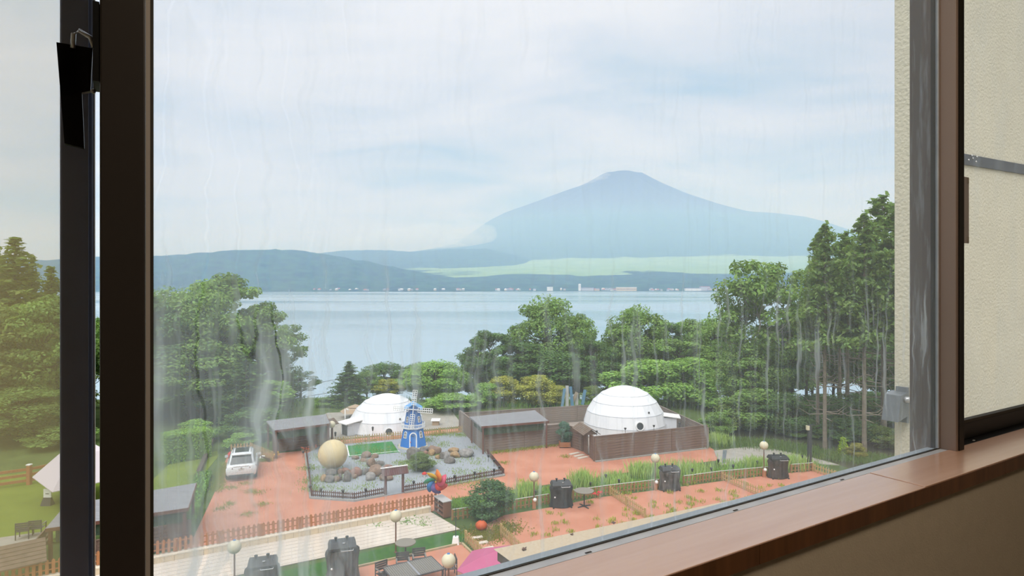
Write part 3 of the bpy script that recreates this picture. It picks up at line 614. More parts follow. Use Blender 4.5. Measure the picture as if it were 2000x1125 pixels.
plank_wall('short plank fence between the shrub pot and the roofed gate', E2, G1, 1.6, PLANK, 8)
plank_wall('narrow plank panel between the roofed gate and the enclosure corner', G2, C1, 1.7, PLANK, 9)
BK1 = Vector((col(53.8,899), 53.8, 0)); BK2 = Vector((col(59.2,1266), 59.2, 0))
plank_wall('long weathered side fence beside the gravel bed', E1, BK1, 1.7, PLANKG, 9)
plank_wall('back plank fence of the dome enclosure', BK1, BK2, 1.5, PLANKG, 8)
plank_wall('right side plank fence behind the right dome', BK2, C2, 1.6, PLANKG, 8)
slab('enclosure_deck', [(950,880),(1098,866),(1137,880),(1165,899),(1378,873)], PALE, .12, 'weathered wooden deck around the right dome', 'decking')
tag(MB().prism([p[:2] for p in (g(950,880), g(1098,866), g(1137,880), g(1165,899), g(1378,873), Vector((BK2.x-.2, BK2.y-.2, 0)), Vector((BK1.x+.3, BK1.y-.2, 0)))], 0, .13).build('dome_deck', mat('deck_grey', lin(186,172,160), .85, .15, 3, stretch=(.5,6,1))), 'greyish wooden deck inside the dome enclosure', 'decking', None, 'structure')
bpy.data.objects.remove(bpy.data.objects['enclosure_deck'])

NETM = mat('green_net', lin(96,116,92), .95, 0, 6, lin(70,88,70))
def shelter(label, quad, z, mats, wall=None, posts=True, th=.12, base=0.0):
    P = [g(*p, z) for p in quad]; c = sum(P, Vector())/4
    r = thing('shelter', label, 'shelter', (c.x, c.y, base)); o = Vector((c.x, c.y, base))
    MB().hexa([p-o-Vector((0,0,th)) for p in P]+[p-o for p in P]).build('roof', mats[0], r)
    MB().bar(P[3]-o-Vector((0,0,th*.6)), P[2]-o-Vector((0,0,th*.6)), .03, th*1.3).build('fascia', mats[1], r)
    MB().bar(P[1]-o-Vector((0,0,th*.6)), P[2]-o-Vector((0,0,th*.6)), .03, th*1.3).build('fascia', mats[1], r)
    np_ = [P[i]+(c-P[i])*.12-o for i in (0,1,2,3)]
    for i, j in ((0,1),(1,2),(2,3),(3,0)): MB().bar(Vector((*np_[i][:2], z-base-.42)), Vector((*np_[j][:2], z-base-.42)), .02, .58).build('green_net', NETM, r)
    for p in P:
        q = p+(c-p)*.06-o; MB().box(-.06, .06, -.06, .06, 0, z-base-th).build('post', mats[1], r, loc=(q.x, q.y, 0))
    return r, o
shelter('flat grey shelter roof inside the dome enclosure', [(917,814),(1045,801),(1072,822),(940,833)], 2.15, (ROOFG, FASC))
shelter('grey shelter roof behind the orange marigolds left of the moon globe', [(520,822),(637,809),(645,827),(536,841)], 2.1, (ROOFG, FASC))
LW0, LW1 = g(534,885), g(619,874)
plank_wall('brown plank wall below the marigold shelter roof', LW0, LW1, 1.45, PLANK, 8)
plank_wall('short plank return at the right end of the marigold shelter', LW1, g(640,862), 1.45, PLANK, 8)
shelter('grey shelter roof at the lower left behind the long picket fence', [(128,986),(384,943),(368,992),(88,1033)], 1.95, (ROOFG, FASC))
q0, q1 = g(175, 1118), g(361, 1073)
plank_wall('brown plank wall of the lower left shelter', q0+Vector((0,.5,0)), q1+Vector((0,.5,0)), 1.15, PLANK, 7)

def gable_roof(name, label, c, rz, lx, ly, z, rise, m, wallm, post=True):
    r = thing(name, label, 'gate roof', c, rz)
    n = 6
    for s in (-1, 1):
        for i in range(n):
            y0, y1 = ly/2*(i/n), ly/2*((i+1)/n)
            z0_, z1_ = z+rise*(1-i/n), z+rise*(1-(i+1)/n)
            MB().hexa([(-lx/2, s*y0, z0_-.03), (lx/2, s*y0, z0_-.03), (lx/2, s*(y1+.02), z1_-.03), (-lx/2, s*(y1+.02), z1_-.03), (-lx/2, s*y0, z0_+.01), (lx/2, s*y0, z0_+.01), (lx/2, s*(y1+.02), z1_+.025), (-lx/2, s*(y1+.02), z1_+.025)]).build('shingle', m, r)
    for sx in (-1, 1):
        MB().box(-.06, .06, -.06, .06, 0, z+rise*.6).build('post', wallm, r, loc=(sx*lx*.36, 0, 0))
        MB().rings([[(sx*lx*.44-.02, -ly*.4, z-.02), (sx*lx*.44-.02, ly*.4, z-.02), (sx*lx*.44-.02, 0, z+rise*.85)], [(sx*lx*.44+.02, -ly*.4, z-.02), (sx*lx*.44+.02, ly*.4, z-.02), (sx*lx*.44+.02, 0, z+rise*.85)]]).build('gable_board', wallm, r)
    return r
GM = (G1+G2)/2; ga = math.atan2((G2-G1).y, (G2-G1).x)
gr = gable_roof('gate_roof', 'small shingled gate roof at the entrance of the dome enclosure', GM, ga, (G2-G1).length+.9, 1.3, 1.75, .42, ROOFB, PLANK)
for i in range(5): MB().box(-.42+.17*i, -.42+.17*i+.155, -.02, .02, .08, 1.6).build('gate_board', PLANK, gr)
gable_roof('gate_roof', 'shingled gate roof beside the marigold shelter', g(640,866), R(60), 1.3, 1.1, 1.55, .4, ROOFB, PLANK)
gable_roof('gate_roof', 'dark shingled gate roof seen through the insect screen at the lower left', g(22,1142), R(40), 2.3, 1.9, 1.0, .7, ROOFB, PLANK)
tag(MB().ball((0,0,0), .28).build('globe_lamp', GLOBE, None, True, loc=g(648, 829, 1.7)), 'white ball lamp on the marigold shelter gate', 'lamp')
for i, p in enumerate(((1122,887),(1131,891),(1138,895))):
    a = g(*p); o = MB().box(-.45, .45, -.14, .14, 0, .06).build('duckboard', PALE, None, False, a+Vector((0,0,.02)), R(35)); tag(o, ('leftmost','middle','rightmost')[i]+' pale duckboard laid before the roofed gate', 'board', 'duckboards at the gate')
for i, p in enumerate(((931,1052),(941,1062),(953,1073),(957,1082))):
    o = MB().box(-.3, .3, -.13, .13, 0, .06).build('stepping_board', PALE, None, False, g(*p)+Vector((0,0,.02)), R(18+4*i)); tag(o, ORD[i]+' pale stepping board from the pumpkin beside the picket divider', 'board', 'stepping boards')

# ================================================================ DOMES
def dome(label, c, r, zc, rz, door_ang, port_ang, dz=0.0):
    o = thing('dome_tent', label, 'dome tent', c, rz)
    n = 20; lat = [-9, 8, 24, 40, 55, 69, 80, 90]
    ring = lambda a, rr: (rr*math.cos(R(a)), zc+rr*math.sin(R(a)))
    prof_ = [(r*1.0, 0.05)]+[ring(a, r) for a in lat if a > -9]
    prof_[-1] = (.02, zc+r*.995)
    mb = MB().lathe(prof_, n, cap=False); mb.build('membrane', DOME, o)
    for a in (8, 24, 40, 55):
        rr, z = ring(a, r+.012); MB().lathe([(rr+.002, z-.035), (rr+.008, z), (rr-.012, z+.035)], n, cap=False).build('seam_band', DOMES, o)
    a = port_ang; rr, z = ring(14, r); d = Vector((math.cos(a)*.97, math.sin(a)*.97, .24)); p = Vector((rr*math.cos(a), rr*math.sin(a), z-.05)); x = Vector((-d.y, d.x, 0)).normalized(); y = d.cross(x)
    ringf = lambda k, q, off: [p+d*off+(x*math.cos(2*math.pi*i/k)+y*math.sin(2*math.pi*i/k))*q for i in range(k)]
    MB().rings([ringf(20,.36,-.15), ringf(20,.36,.06), ringf(20,.29,.06), ringf(20,.29,-.05)], cap=False).build('porthole_rim', WHITE, o)
    MB().rings([ringf(20,.29,-.05), ringf(20,.29,.02)]).build('porthole_glass', DARKW, o)
    a = port_ang+.33; rr, z = ring(30, r); MB().ball((rr*math.cos(a), rr*math.sin(a), z), .08, 10, 6).build('vent', DARKG, o, True)
    a = door_ang; M = Matrix.Rotation(a, 4, 'Z')
    MB().box(r*.86, r+.75, -.55, .55, .03, 1.55+dz, M).build('porch', DOMES, o)
    MB().hexa([M @ Vector(v) for v in ((r*.84,-.72,1.72+dz),(r+1.05,-.72,1.56+dz),(r+1.05,.72,1.56+dz),(r*.84,.72,1.72+dz),(r*.84,-.72,1.79+dz),(r+1.05,-.72,1.63+dz),(r+1.05,.72,1.63+dz),(r*.84,.72,1.79+dz))]).build('porch_roof', WHITE, o)
    MB().box(r+.75, r+.77, -.4, .4, .05, 1.45+dz, M).build('porch_door', DARKG, o)
    return o
dR = Vector((col(52.3,1220), 52.3, .13)); dL = Vector((col(55.0,755), 55.0, .03))
dome('large white dome tent inside the plank enclosure', dR, 3.5, .55, R(4), R(-14), R(-90)+.11)
dome('white dome tent behind the blue windmill', dL, 3.45, -.45, R(8), R(180+38), R(-90)+.12, -.55)
slab('left_dome_deck', [(560,868),(905,832),(880,800),(640,806),(600,825)], CONC, .03, 'pale terrace under the left dome', 'pavement')
ps = thing('patio_umbrella', 'beige parasol beside the left dome', 'umbrella', Vector((col(59.2,694), 59.2, 0)))
MB().tube([(0,0,0), (0,0,1.25)], .03).build('pole', DARKG, ps)
MB().lathe([(1.5, .62), (1.0, .92), (.5, 1.08)], 6, cap=False).build('canopy', BEIGEC, ps); MB().lathe([(.75, 1.06), (.02, 1.3)], 6, cap=False).build('vent_cap', BEIGEC, ps)
MB().tube([(0,0,0), (0,0,1.4), (.12,0,1.46), (.35,0,1.3)], [.06,.05,.045,.04]).build('lamp_post', WHITE, None, True, loc=Vector((col(56.2,674), 56.2, 0)))
tag(bpy.data.objects['lamp_post'], 'thin white post standing left of the left dome', 'post')

# ================================================================ WINDMILL
wmp = g(807, 872.5); wm = thing('toy_windmill', 'tall blue and white garden windmill', 'windmill', wmp+Vector((0,0,.06)), R(9))
ph = math.pi/8
MB().lathe([(1.25, 0), (1.22, .10)], 8, ph=ph).build('base_plinth', mat('pale_plinth', lin(222,212,190), .9), wm)
MB().lathe([(1.08,.1), (.80,1.5)], 8, ph=ph).build('lower_tower', BLUE, wm)
MB().lathe([(.78,1.56), (.52,2.95)], 8, ph=ph).build('upper_tower', BLUE, wm)
bal = MB().lathe([(.82,1.44), (.98,1.5), (.98,1.56), (.78,1.56)], 8, ph=ph).build('balcony', WHITE, wm)
for i in range(8):
    a0, a1 = ph+i*math.pi/4, ph+(i+1)*math.pi/4; p, q = Vector((.96*math.cos(a0), .96*math.sin(a0), 0)), Vector((.96*math.cos(a1), .96*math.sin(a1), 0))
    MB().bar(p+Vector((0,0,1.80)), q+Vector((0,0,1.80)), .05, .04).build('rail', WHITE, bal)
    for k in range(5): s = p.lerp(q, k/5); MB().box(s.x-.025, s.x+.025, s.y-.025, s.y+.025, 1.56, 1.86).build('baluster', WHITE, bal)
cap_ = MB(); cap_.rings([[(-.55,-.6,2.95),(.55,-.6,2.95),(0,-.6,3.32)],[(-.55,.6,2.95),(.55,.6,2.95),(0,.6,3.32)]]).build('cap_house', BLUE, wm)
for s in (-1, 1):
    MB().hexa([(0,-.72,3.36),(s*.72,-.72,2.92),(s*.72,.72,2.92),(0,.72,3.36),(0,-.72,3.42),(s*.72,-.72,2.98),(s*.72,.72,2.98),(0,.72,3.42)]).build('roof_panel', BLUER, wm)
SL = lambda z: 1.08-(z-.1)*(.28/1.4)
def arch(parent, name, ang, z0, w, h, radf, m, gm, lights=True):
    ap = math.cos(math.pi/8); d = Vector((math.cos(ang), math.sin(ang), 0)); x = Vector((-d.y, d.x, 0))
    def P(u, z, off): return d*(radf(z)*ap+off)+x*u+Vector((0,0,z))
    sh = [(-w/2, z0), (w/2, z0)]+[(w/2*math.cos(t), z0+h-w/2+w/2*math.sin(t)) for t in [math.pi*i/8 for i in range(9)]]
    inn = [(-w*.36, z0+w*.1), (w*.36, z0+w*.1)]+[(w*.36*math.cos(t), z0+h-w/2+w*.36*math.sin(t)) for t in [math.pi*i/8 for i in range(9)]]
    fr_ = MB().rings([[P(*q, -.02) for q in sh], [P(*q, .04) for q in sh], [P(*q, .04) for q in inn], [P(*q, .0) for q in inn]], cap=False).build(name+'_frame', WHITE, parent)
    MB().rings([[P(*q, -.02) for q in inn], [P(*q, .012) for q in inn]]).build(name+'_panel', gm, fr_)
    if lights:
        MB().bar(P(0, z0+.05, .02), P(0, z0+h-.03, .02), .03).build('glazing_bar', WHITE, fr_); MB().bar(P(-w*.4, z0+h*.5, .02), P(w*.4, z0+h*.5, .02), .03).build('glazing_bar', WHITE, fr_)
    return fr_
UL = lambda z: .78-(z-1.56)*(.26/1.39)
arch(wm, 'door', -math.pi/2, .1, .58, 1.15, SL, WHITE, BLUE, False)
fan = MB()
for k in range(5): a = math.pi*(k+.5)/5; fan.bar((0,-1.02+.0,.97), (.2*math.cos(a),-.96,.97+.22*math.sin(a)), .02)
fan.build('fanlight', DARKW, wm)
MB().ball((-.2,-1.0,.55), .04, 8, 6).build('door_knob', RED2, wm)
for s in (-1, 1):
    arch(wm, 'window', -math.pi/2+s*math.pi/4, .78, .3, .52, SL, WHITE, DARKW); arch(wm, 'window', -math.pi/2+s*math.pi/4, 1.95, .26, .48, UL, WHITE, DARKW)
hub = Vector((0,-.86,3.03)); MB().tube([(0,-.5,3.03), (0,-.9,3.03)], .05, 8).build('axle', WHITE, wm)
for k in range(4):
    bl = thing('sail_blade', '', '', (0,0,0)); 
    for kk in ('label','category'): del bl[kk]
    bl.parent = wm; bl.location = hub; bl.rotation_euler = (0, R(6)+k*math.pi/2, R(0)); Lb = 1.5
    MB().bar((0,0,0), (0,0,Lb), .085, .06).build('spar', WHITE, bl)
    mb = MB()
    for x in (-.17, .17): mb.bar((x,-.03,.38), (x,-.03,Lb), .06, .04)
    mb.build('side_batten', WHITE, bl)
    lm = MB().bar((-.17,-.03,0), (.17,-.03,0), .05, .04).mesh('lattice_bar', WHITE)
    for i in range(8): put('lattice_bar', lm, bl, (0,0,.38+i*(Lb-.38)/7))
# ================================================================ THINGS IN THE YARD
# ---- white car, seen from behind
car = thing('car', 'white compact suv parked in the red gravel yard', 'car', g(471, 941)+Vector((0,0,.02)), R(21))
def carring(y, zb, zs, zt, wb, ws, wt, n=5):           # cross-section: sill, shoulder, top
    pr = [(wb*.90, zb), (wb, zb+.12), (ws, (zb+zs)/2+.1), (ws*.985, zs), (wt, zt-.03), (wt*.82, zt)]
    return [(x, y, z) for x, z in pr]+[(-x, y, z) for x, z in pr[::-1]]
secs = [(0.0,.42,.80,.98,.80,.86,.78), (.06,.36,.84,1.04,.86,.91,.80), (.25,.30,.88,1.08,.89,.93,.80), (.8,.26,.92,1.02,.90,.93,.82), (2.6,.26,.90,.98,.90,.93,.80), (3.4,.26,.86,.95,.90,.92,.78), (4.1,.28,.74,.84,.88,.90,.72), (4.38,.34,.62,.72,.80,.84,.64), (4.45,.40,.56,.62,.72,.76,.58)]
MB().rings([carring(*s) for s in secs]).build('body', CARW, car, True)
cab = [(.16,.80,1.06,.60), (.62,.80,1.60,.60), (.90,.80,1.66,.62), (1.7,.80,1.68,.63), (2.4,.80,1.62,.61), (3.15,.78,1.02,.60)]
def cabring(y, wb, zt, wt): return [(wb, y, .95), (wb*.96, y, 1.02), (wt+.06, y, max(1.03, zt-.10)), (wt*.8, y, max(1.04, zt)), (-wt*.8, y, max(1.04, zt)), (-wt-.06, y, max(1.03, zt-.10)), (-wb*.96, y, 1.02), (-wb, y, .95)]
MB().rings([cabring(*c) for c in cab]).build('cabin', CARW, car, True)
MB().hexa([(-.66,.19,1.10),(.66,.19,1.10),(.56,.60,1.54),(-.56,.60,1.54),(-.66,.155,1.12),(.66,.155,1.12),(.56,.565,1.56),(-.56,.565,1.56)]).build('rear_window', CARG, car)
MB().hexa([(-.60,2.52,1.56),(.60,2.52,1.56),(.70,3.12,1.05),(-.70,3.12,1.05),(-.60,2.55,1.60),(.60,2.55,1.60),(.70,3.15,1.09),(-.70,3.15,1.09)]).build('windscreen', CARG, car)
MB().box(-.42, .42, .95, 2.05, 1.655, 1.700).build('sunroof', CARG, car)
MB().hexa([(-.58,.44,1.585),(.58,.44,1.585),(.56,.80,1.62),(-.56,.80,1.62),(-.58,.42,1.635),(.58,.42,1.635),(.56,.80,1.675),(-.56,.80,1.675)]).build('roof_spoiler', CARW, car)
for s in (-1, 1):
    MB().hexa([(s*.80,.75,1.06),(s*.80,2.75,1.06),(s*.70,2.35,1.52),(s*.70,.95,1.55),(s*.825,.75,1.06),(s*.825,2.75,1.06),(s*.725,2.35,1.52),(s*.725,.95,1.55)]).build('side_window', CARG, car)
    MB().hexa([(s*.50,-.02,.84),(s*.90,.10,.88),(s*.90,.20,.96),(s*.50,-.0,.94),(s*.50,.03,.84),(s*.86,.16,.88),(s*.86,.26,.96),(s*.50,.05,.94)]).build('tail_light', TAIL, car)
    MB().rings([[(s*.95,2.45,1.02),(s*1.12,2.42,1.02),(s*1.12,2.40,1.18),(s*.95,2.43,1.18)],[(s*.93,2.62,1.04),(s*1.08,2.58,1.04),(s*1.08,2.58,1.16),(s*.93,2.62,1.16)]]).build('mirror', CARW, car)
    MB().bar((s*.55,.8,1.70), (s*.55,2.2,1.70), .04, .03).build('roof_rail', CHROME, car)
    for y in (.85, 3.5):
        w = MB().rings([[(s*x, y+rr*math.cos(2*math.pi*i/20), .34+rr*math.sin(2*math.pi*i/20)) for i in range(20)] for x, rr in ((.70,.28),(.70,.34),(.92,.34),(.935,.27))]).build('wheel', TYRE, car, True)
        MB().rings([[(s*x, y+rr*math.cos(2*math.pi*i/12), .34+rr*math.sin(2*math.pi*i/12)) for i in range(12)] for x, rr in ((.90,.22),(.945,.2))]).build('rim', RIM, w)
MB().box(-.17, .17, -.015, .03, .74, .86).build('licence_plate', mat('plate', lin(236,236,232), .5), car)
MB().box(-.75, .75, -.01, .2, .34, .46).build('rear_bumper_trim', DARKG, car)
MB().box(-.45, .45, -.008, .04, .955, .985).build('chrome_strip', CHROME, car)
MB().ball((0,-.012,.90), .05, 10, 6).build('badge', CHROME, car)
# ---- moon globe on its stand
mg = thing('moon_globe', 'big cream moon globe on a thin stand above the rocks', 'globe', g(650, 921)+Vector((0,0,.06)))
MB().ball((0,0,1.12), .98, 36, 22).build('ball', MOON, mg, True)
for a in range(3): MB().tube([(.22*math.cos(a*2.1+.4), .22*math.sin(a*2.1+.4), -.02), (.16*math.cos(a*2.1+.4), .16*math.sin(a*2.1+.4), .35)], .025, 6).build('stand_leg', WHITE, mg)
# ---- rocks
def rock_mesh(seed, m):
    bm = bmesh.new(); bmesh.ops.create_icosphere(bm, subdivisions=3, radius=1); rr = random.Random(seed)
    cuts = [(Vector((rr.gauss(0,1), rr.gauss(0,1), rr.gauss(0,.8))).normalized(), rr.uniform(.62,.9)) for _ in range(7)]
    for v in bm.verts:
        for n, d in cuts:
            e = v.co.dot(n)-d
            if e > 0: v.co -= n*e*.88
        v.co *= 1+.05*math.sin(5*v.co.x+seed)*math.cos(4*v.co.y)
    me = bpy.data.meshes.new('rock'); bm.to_mesh(me); bm.free(); me.materials.append(m); me.polygons.foreach_set('use_smooth', [True]*len(me.polygons)); return me
# px, py of the centre, width, height in pixels, colour, label
RK = [(631,936,12,15,2,'small tan rock at the left tip of the pile under the moon globe'), (645,925,24,14,0,'flat grey rock tucked under the moon globe'), (643,937,18,17,0,'blocky grey rock at the front of the moon globe pile'),
 (657,937,10,14,1,'narrow brown rock leaning in the front of the moon globe pile'), (664,934,9,14,0,'slim grey rock right of the narrow brown one'), (664,923,10,13,1,'brown rock behind the slim grey one under the globe'),
 (677,933,16,23,0,'tall dark grey rock at the right of the moon globe pile'), (674,921,16,12,3,'pink brown rock atop the tall dark grey one'), (692,924,24,18,3,'large rounded pink brown boulder right of the moon globe'),
 (690,932,12,10,1,'small round rock in front of the pink brown boulder'), (713,923,16,14,0,'grey rock between the pink brown boulder and the arched boulder'), (721,933,19,17,4,'smooth pale grey boulder left of the maroon sign'),
 (734,922,30,22,1,'wide arched brown grey boulder behind the maroon sign'), (753,934,23,15,1,'brown boulder at the foot of the maroon sign'), (756,914,17,10,3,'pinkish rock behind the maroon sign roof'),
 (741,907,17,11,0,'grey rock above the arched boulder'), (724,905,17,20,1,'leaning brown rock in the middle of the gravel bed'), (710,900,14,7,1,'flat brown rock left of the leaning brown rock'),
 (714,890,17,14,1,'round brown rock at the edge of the green turf mat'), (693,895,13,9,1,'low brown rock by the corner of the green turf mat'), (732,892,13,9,1,'small brown rock right of the round one by the turf mat'),
 (806,888,27,24,0,'big dark grey boulder in front of the windmill'), (828,879,17,13,0,'dark rock behind the windmill boulder'), (830,885,12,8,3,'small pink rock between the two dark windmill rocks'), (848,881,24,18,1,'wide brown boulder right of the windmill'),
 (843,886,14,13,2,'tan boulder in front of the wide brown one'), (855,894,10,9,2,'small tan rock below the tan boulder'), (865,891,12,17,0,'upright grey brown rock left of the pointed rock'), (872,893,12,22,4,'pointed pale rock in the right rock pile'),
 (879,901,20,13,0,'drooping dark tipped rock at the front of the right pile'), (886,881,21,10,2,'flat tan rock at the back of the right pile'), (889,890,20,13,2,'round tan boulder in the right pile'), (912,887,28,17,4,'long pale grey boulder at the right end of the right pile')]
RMS = {}
for i, (px, py, w, h, c, lb) in enumerate(RK):
    key = (i % 5, c)
    if key not in RMS: RMS[key] = rock_mesh(i*13+c, ROCKS[c])
    b_ = g(px, py+h*.42); s = b_.y/F
    o = put('rock', RMS[key], None, b_+Vector((0, w*s*.25, h*s*.40)), rot=(rnd.uniform(-.2,.2), rnd.uniform(-.2,.2), rnd.uniform(-.5,.5)), scale=(w*s*.60, w*s*.52, h*s*.60)); tag(o, lb, 'rock', 'rocks in the gravel bed')
# ---- maroon sign frame
sg = thing('sign_frame', 'maroon wooden sign frame on two posts at the front of the gravel bed', 'sign', g(753, 968)+Vector((0,0,.04)))
s1, s2 = Vector((0,0,0)), g(787,963)-g(753,968)
for s in (s1, s2): MB().box(s.x-.07, s.x+.07, s.y-.07, s.y+.07, 0, 1.42).build('post', SIGN, sg)
dd = (s2-s1).normalized(); nn_ = Vector((dd.y, -dd.x, 0)); nboard = 12; full = (s2-s1).length+.55
for i in range(nboard):
    p = s1-dd*.28+dd*(full*(i+.5)/nboard); M = Matrix.Translation(p) @ Matrix.Rotation(math.atan2(dd.y, dd.x), 4, 'Z')
    MB().hexa([M @ Vector(v) for v in ((-full/nboard/2+.004,-.34,1.22),(full/nboard/2-.004,-.34,1.22),(full/nboard/2-.004,.06,1.60),(-full/nboard/2+.004,.06,1.60),(-full/nboard/2+.004,-.36,1.25),(full/nboard/2-.004,-.36,1.25),(full/nboard/2-.004,.04,1.64),(-full/nboard/2+.004,.04,1.64))]).build('roof_board', SIGN, sg)
MB().bar(s1-dd*.3+Vector((0,0,1.63)), s2+dd*.3+Vector((0,0,1.63)), .1, .05).build('ridge_cap', WHITE, sg)
# ---- pinwheel
shp = g(848, 1001); SHD = (g(866,1014)-g(848,1001)); SHD.z = 0
pw = thing('pinwheel', 'big rainbow pinwheel on a white pole above the wooden shelf', 'pinwheel', g(856, 1003))
MB().tube([(0,0,.0), (.0,0,1.75)], .025, 8).build('pole', WHITE, pw)
hubp = Vector((-.12,-.1,1.80))
for k, m in enumerate((YELL, ORNG, CRIM, RED2, PURP, SKYB, TEAL)):
    a = R(95)-k*2*math.pi/7; rings_ = []
    for i in range(7):
        f = i/6; aa = a+f*.7; rr = .06+.62*f; wv = .05+.24*math.sin(math.pi*min(1, f*.9+.08))
        c = hubp+Vector((rr*math.cos(aa), -.12*math.sin(math.pi*f), rr*math.sin(aa))); t_ = Vector((-math.sin(aa), .9, math.cos(aa))).normalized()*wv
        n_ = Vector((0,.012,0)); rings_.append([c-t_-n_, c+t_-n_, c+t_+n_, c-t_+n_])
    MB().rings(rings_).build('petal', m, pw, True)
MB().ball(hubp+Vector((0,-.05,0)), .06, 10, 8).build('hub', YELL, pw)
# ---- wooden shelf
sh = thing('wooden_shelf', 'open brown wooden shelf with a white top at the end of the walkway', 'shelf', shp+Vector((0,0,.05)), math.atan2(SHD.y, SHD.x)); Ls = SHD.length
WOOD = mat('red_brown_wood', lin(158,112,90), .8, .25, 3, stretch=(1,1,6)); TOPW = mat('white_board', lin(214,210,206), .7, .06, 4)
MB().box(-.03, Ls+.03, -.03, .50, .84, .88).build('top', TOPW, sh)
for x in (0, Ls-.04): MB().box(x, x+.04, 0, .47, 0, .84).build('side_panel', WOOD, sh)
MB().box(0, Ls, .44, .47, 0, .84).build('back_panel', WOOD, sh)
for z_ in (.04, .30, .56): MB().box(.04, Ls-.04, .01, .44, z_, z_+.035).build('shelf_board', WOOD, sh)
# ---- globe lamps
def globe_lamp(label, px, py, top, knob=False):
    b_ = g(px, py); h = CZ-(top-562.5)/F*b_.y
    r = thing('globe_lamp', label, 'lamp', b_, group='globe lamps on brown poles')
    MB().tube([(0,0,0), (0,0,h-.16)], .035, 8).build('pole', POLE, r); MB().lathe([(.10,0), (.08,.03), (.05,.08)], 10).build('foot', POLE, r)
    MB().lathe([(.05, h-.27), (.12, h-.2), (.1, h-.16)], 12).build('collar', POLE, r); MB().ball((0,0,h), .28, 20, 14).build('globe', GLOBE, r, True)
    MB().lathe([(.07, h+.265), (.05, h+.30)], 10).build('top_cap', SKYB, r)
    if knob: MB().box(-.1, .1, -.1, .1, 0, .5).build('base_post', PICKA, r); MB().ball((.05,-.1,.52), .11, 8, 6).build('white_knob', WHITE, r)
    return r
globe_lamp('cream globe lamp standing on the walkway left of the grey stump grill', 458, 1150, 1068)
globe_lamp('cream globe lamp beside the round table behind the slatted table', 773, 1080, 1008)
globe_lamp('cream globe lamp standing in front of the chair right of the slatted table', 876, 1178, 1095)
globe_lamp('cream globe lamp left of the black stump grill', 1043, 993, 931, True)
globe_lamp('cream globe lamp left of the second stump grill', 1280, 957, 895, True)
globe_lamp('cream globe lamp left of the farthest stump grill', 1492, 932, 870, True)
lp = thing('lamp_post', 'grey square lamp post at the right edge of the concrete pad', 'lamp', g(1581, 915)); hh = CZ-(832-562.5)/F*lp.location.y
MB().box(-.11, .11, -.11, .11, 0, hh).build('post', DARKG, lp); MB().box(-.26, -.08, -.2, .0, hh-.25, hh+.05).build('lantern', GLOBE, lp); MB().bar((-.17,-.1,hh+.08), (.35,-.1,hh+.08), .05).build('bracket', DARKG, lp)
# ---- stump shaped grills
def grill(label, px, py, w, h, m, rz):
    b_ = g(px, py); s = b_.y/F; W_, H_ = w*s, h*s
    r = thing('stump_grill', label, 'grill', b_+Vector((0,W_*.3,.02)), rz, 'stump shaped grills')
    rr = random.Random(px); n = 22; rings_ = []
    jit = [rr.uniform(-.06,.06) for _ in range(n)]
    for f, k in ((0,1.06), (.10,1.0), (.3,.92), (.5,.94), (.66,1.02), (.74,.98), (.78,.88)):
        ring = []
        for i in range(n):
            a = 2*math.pi*i/n; ex = 1/max(abs(math.cos(a))**1.6+abs(math.sin(a))**1.6, .2)**(1/1.6)
            q = k*(1+jit[i]+rr.uniform(-.02,.02))*ex; ring.append((W_/2*q*math.cos(a), W_*.32*q*math.sin(a), H_*f+.04))
        rings_.append(ring)
    MB().rings(rings_).build('stump_body', m, r)
    a, b2, c = W_*.42, W_*.27, H_*.80; LIDM = DARKG if m is not STUMPBR else BLACK
    MB().rings([[(-a,-b2,c),(a,-b2,c),(a,b2,c),(-a,b2,c)], [(-a,-b2,c+H_*.05),(a,-b2,c+H_*.05),(a,b2,c+H_*.05),(-a,b2,c+H_*.05)], [(-a*.9,-b2*.45,c+H_*.15),(a*.9,-b2*.45,c+H_*.15),(a*.9,b2*.7,c+H_*.15),(-a*.9,b2*.7,c+H_*.15)]]).build('lid', LIDM, r)
    for sx in (-.45, .35): MB().lathe([(.035, 0), (.035,.10), (.065,.11), (.065,.16)], 10, (a*sx, b2*.1, c+H_*.145)).build('chimney', BLACK, r)
    MB().tube([(-a*.1,-b2*1.03,c+.02), (-a*.1,-b2*1.25,c), (a*.75,-b2*1.25,c), (a*.75,-b2*1.03,c+.02)], .022, 8).build('handle', CHROME, r)
    MB().lathe([(.06, 0), (.06,.02)], 12, (a*.1, -b2*.6, c+H_*.13)).build('gauge', CHROME, r)
    MB().ball((-W_*.32, -W_*.27, H_*.42), .045, 8, 6).build('valve_knob', WHITE, r)
    for sx in (-1, 1):
        for sy in (-1, 1): MB().box(sx*a*.9-.04, sx*a*.9+.04, sy*b2-.04, sy*b2+.04, -.02, .08).build('foot', BLACK, r)
    return r
grill('black stump grill beside the round table behind the tan picket fence', 1097, 994, 47, 52, STUMPB, R(8)); grill('grey stump grill in the middle gravel plot', 1311, 961, 44, 48, STUMP, R(8))
grill('dark brown stump grill in the far right gravel plot', 1525, 937, 42, 46, STUMPBR, R(4)); grill('large charred grey stump grill on the turf strip left of the slatted table', 663, 1148, 64, 88, STUMP, R(18))
grill('stump grill cut off at the bottom edge in front of the walkway', 505, 1186, 66, 90, STUMP, R(18))
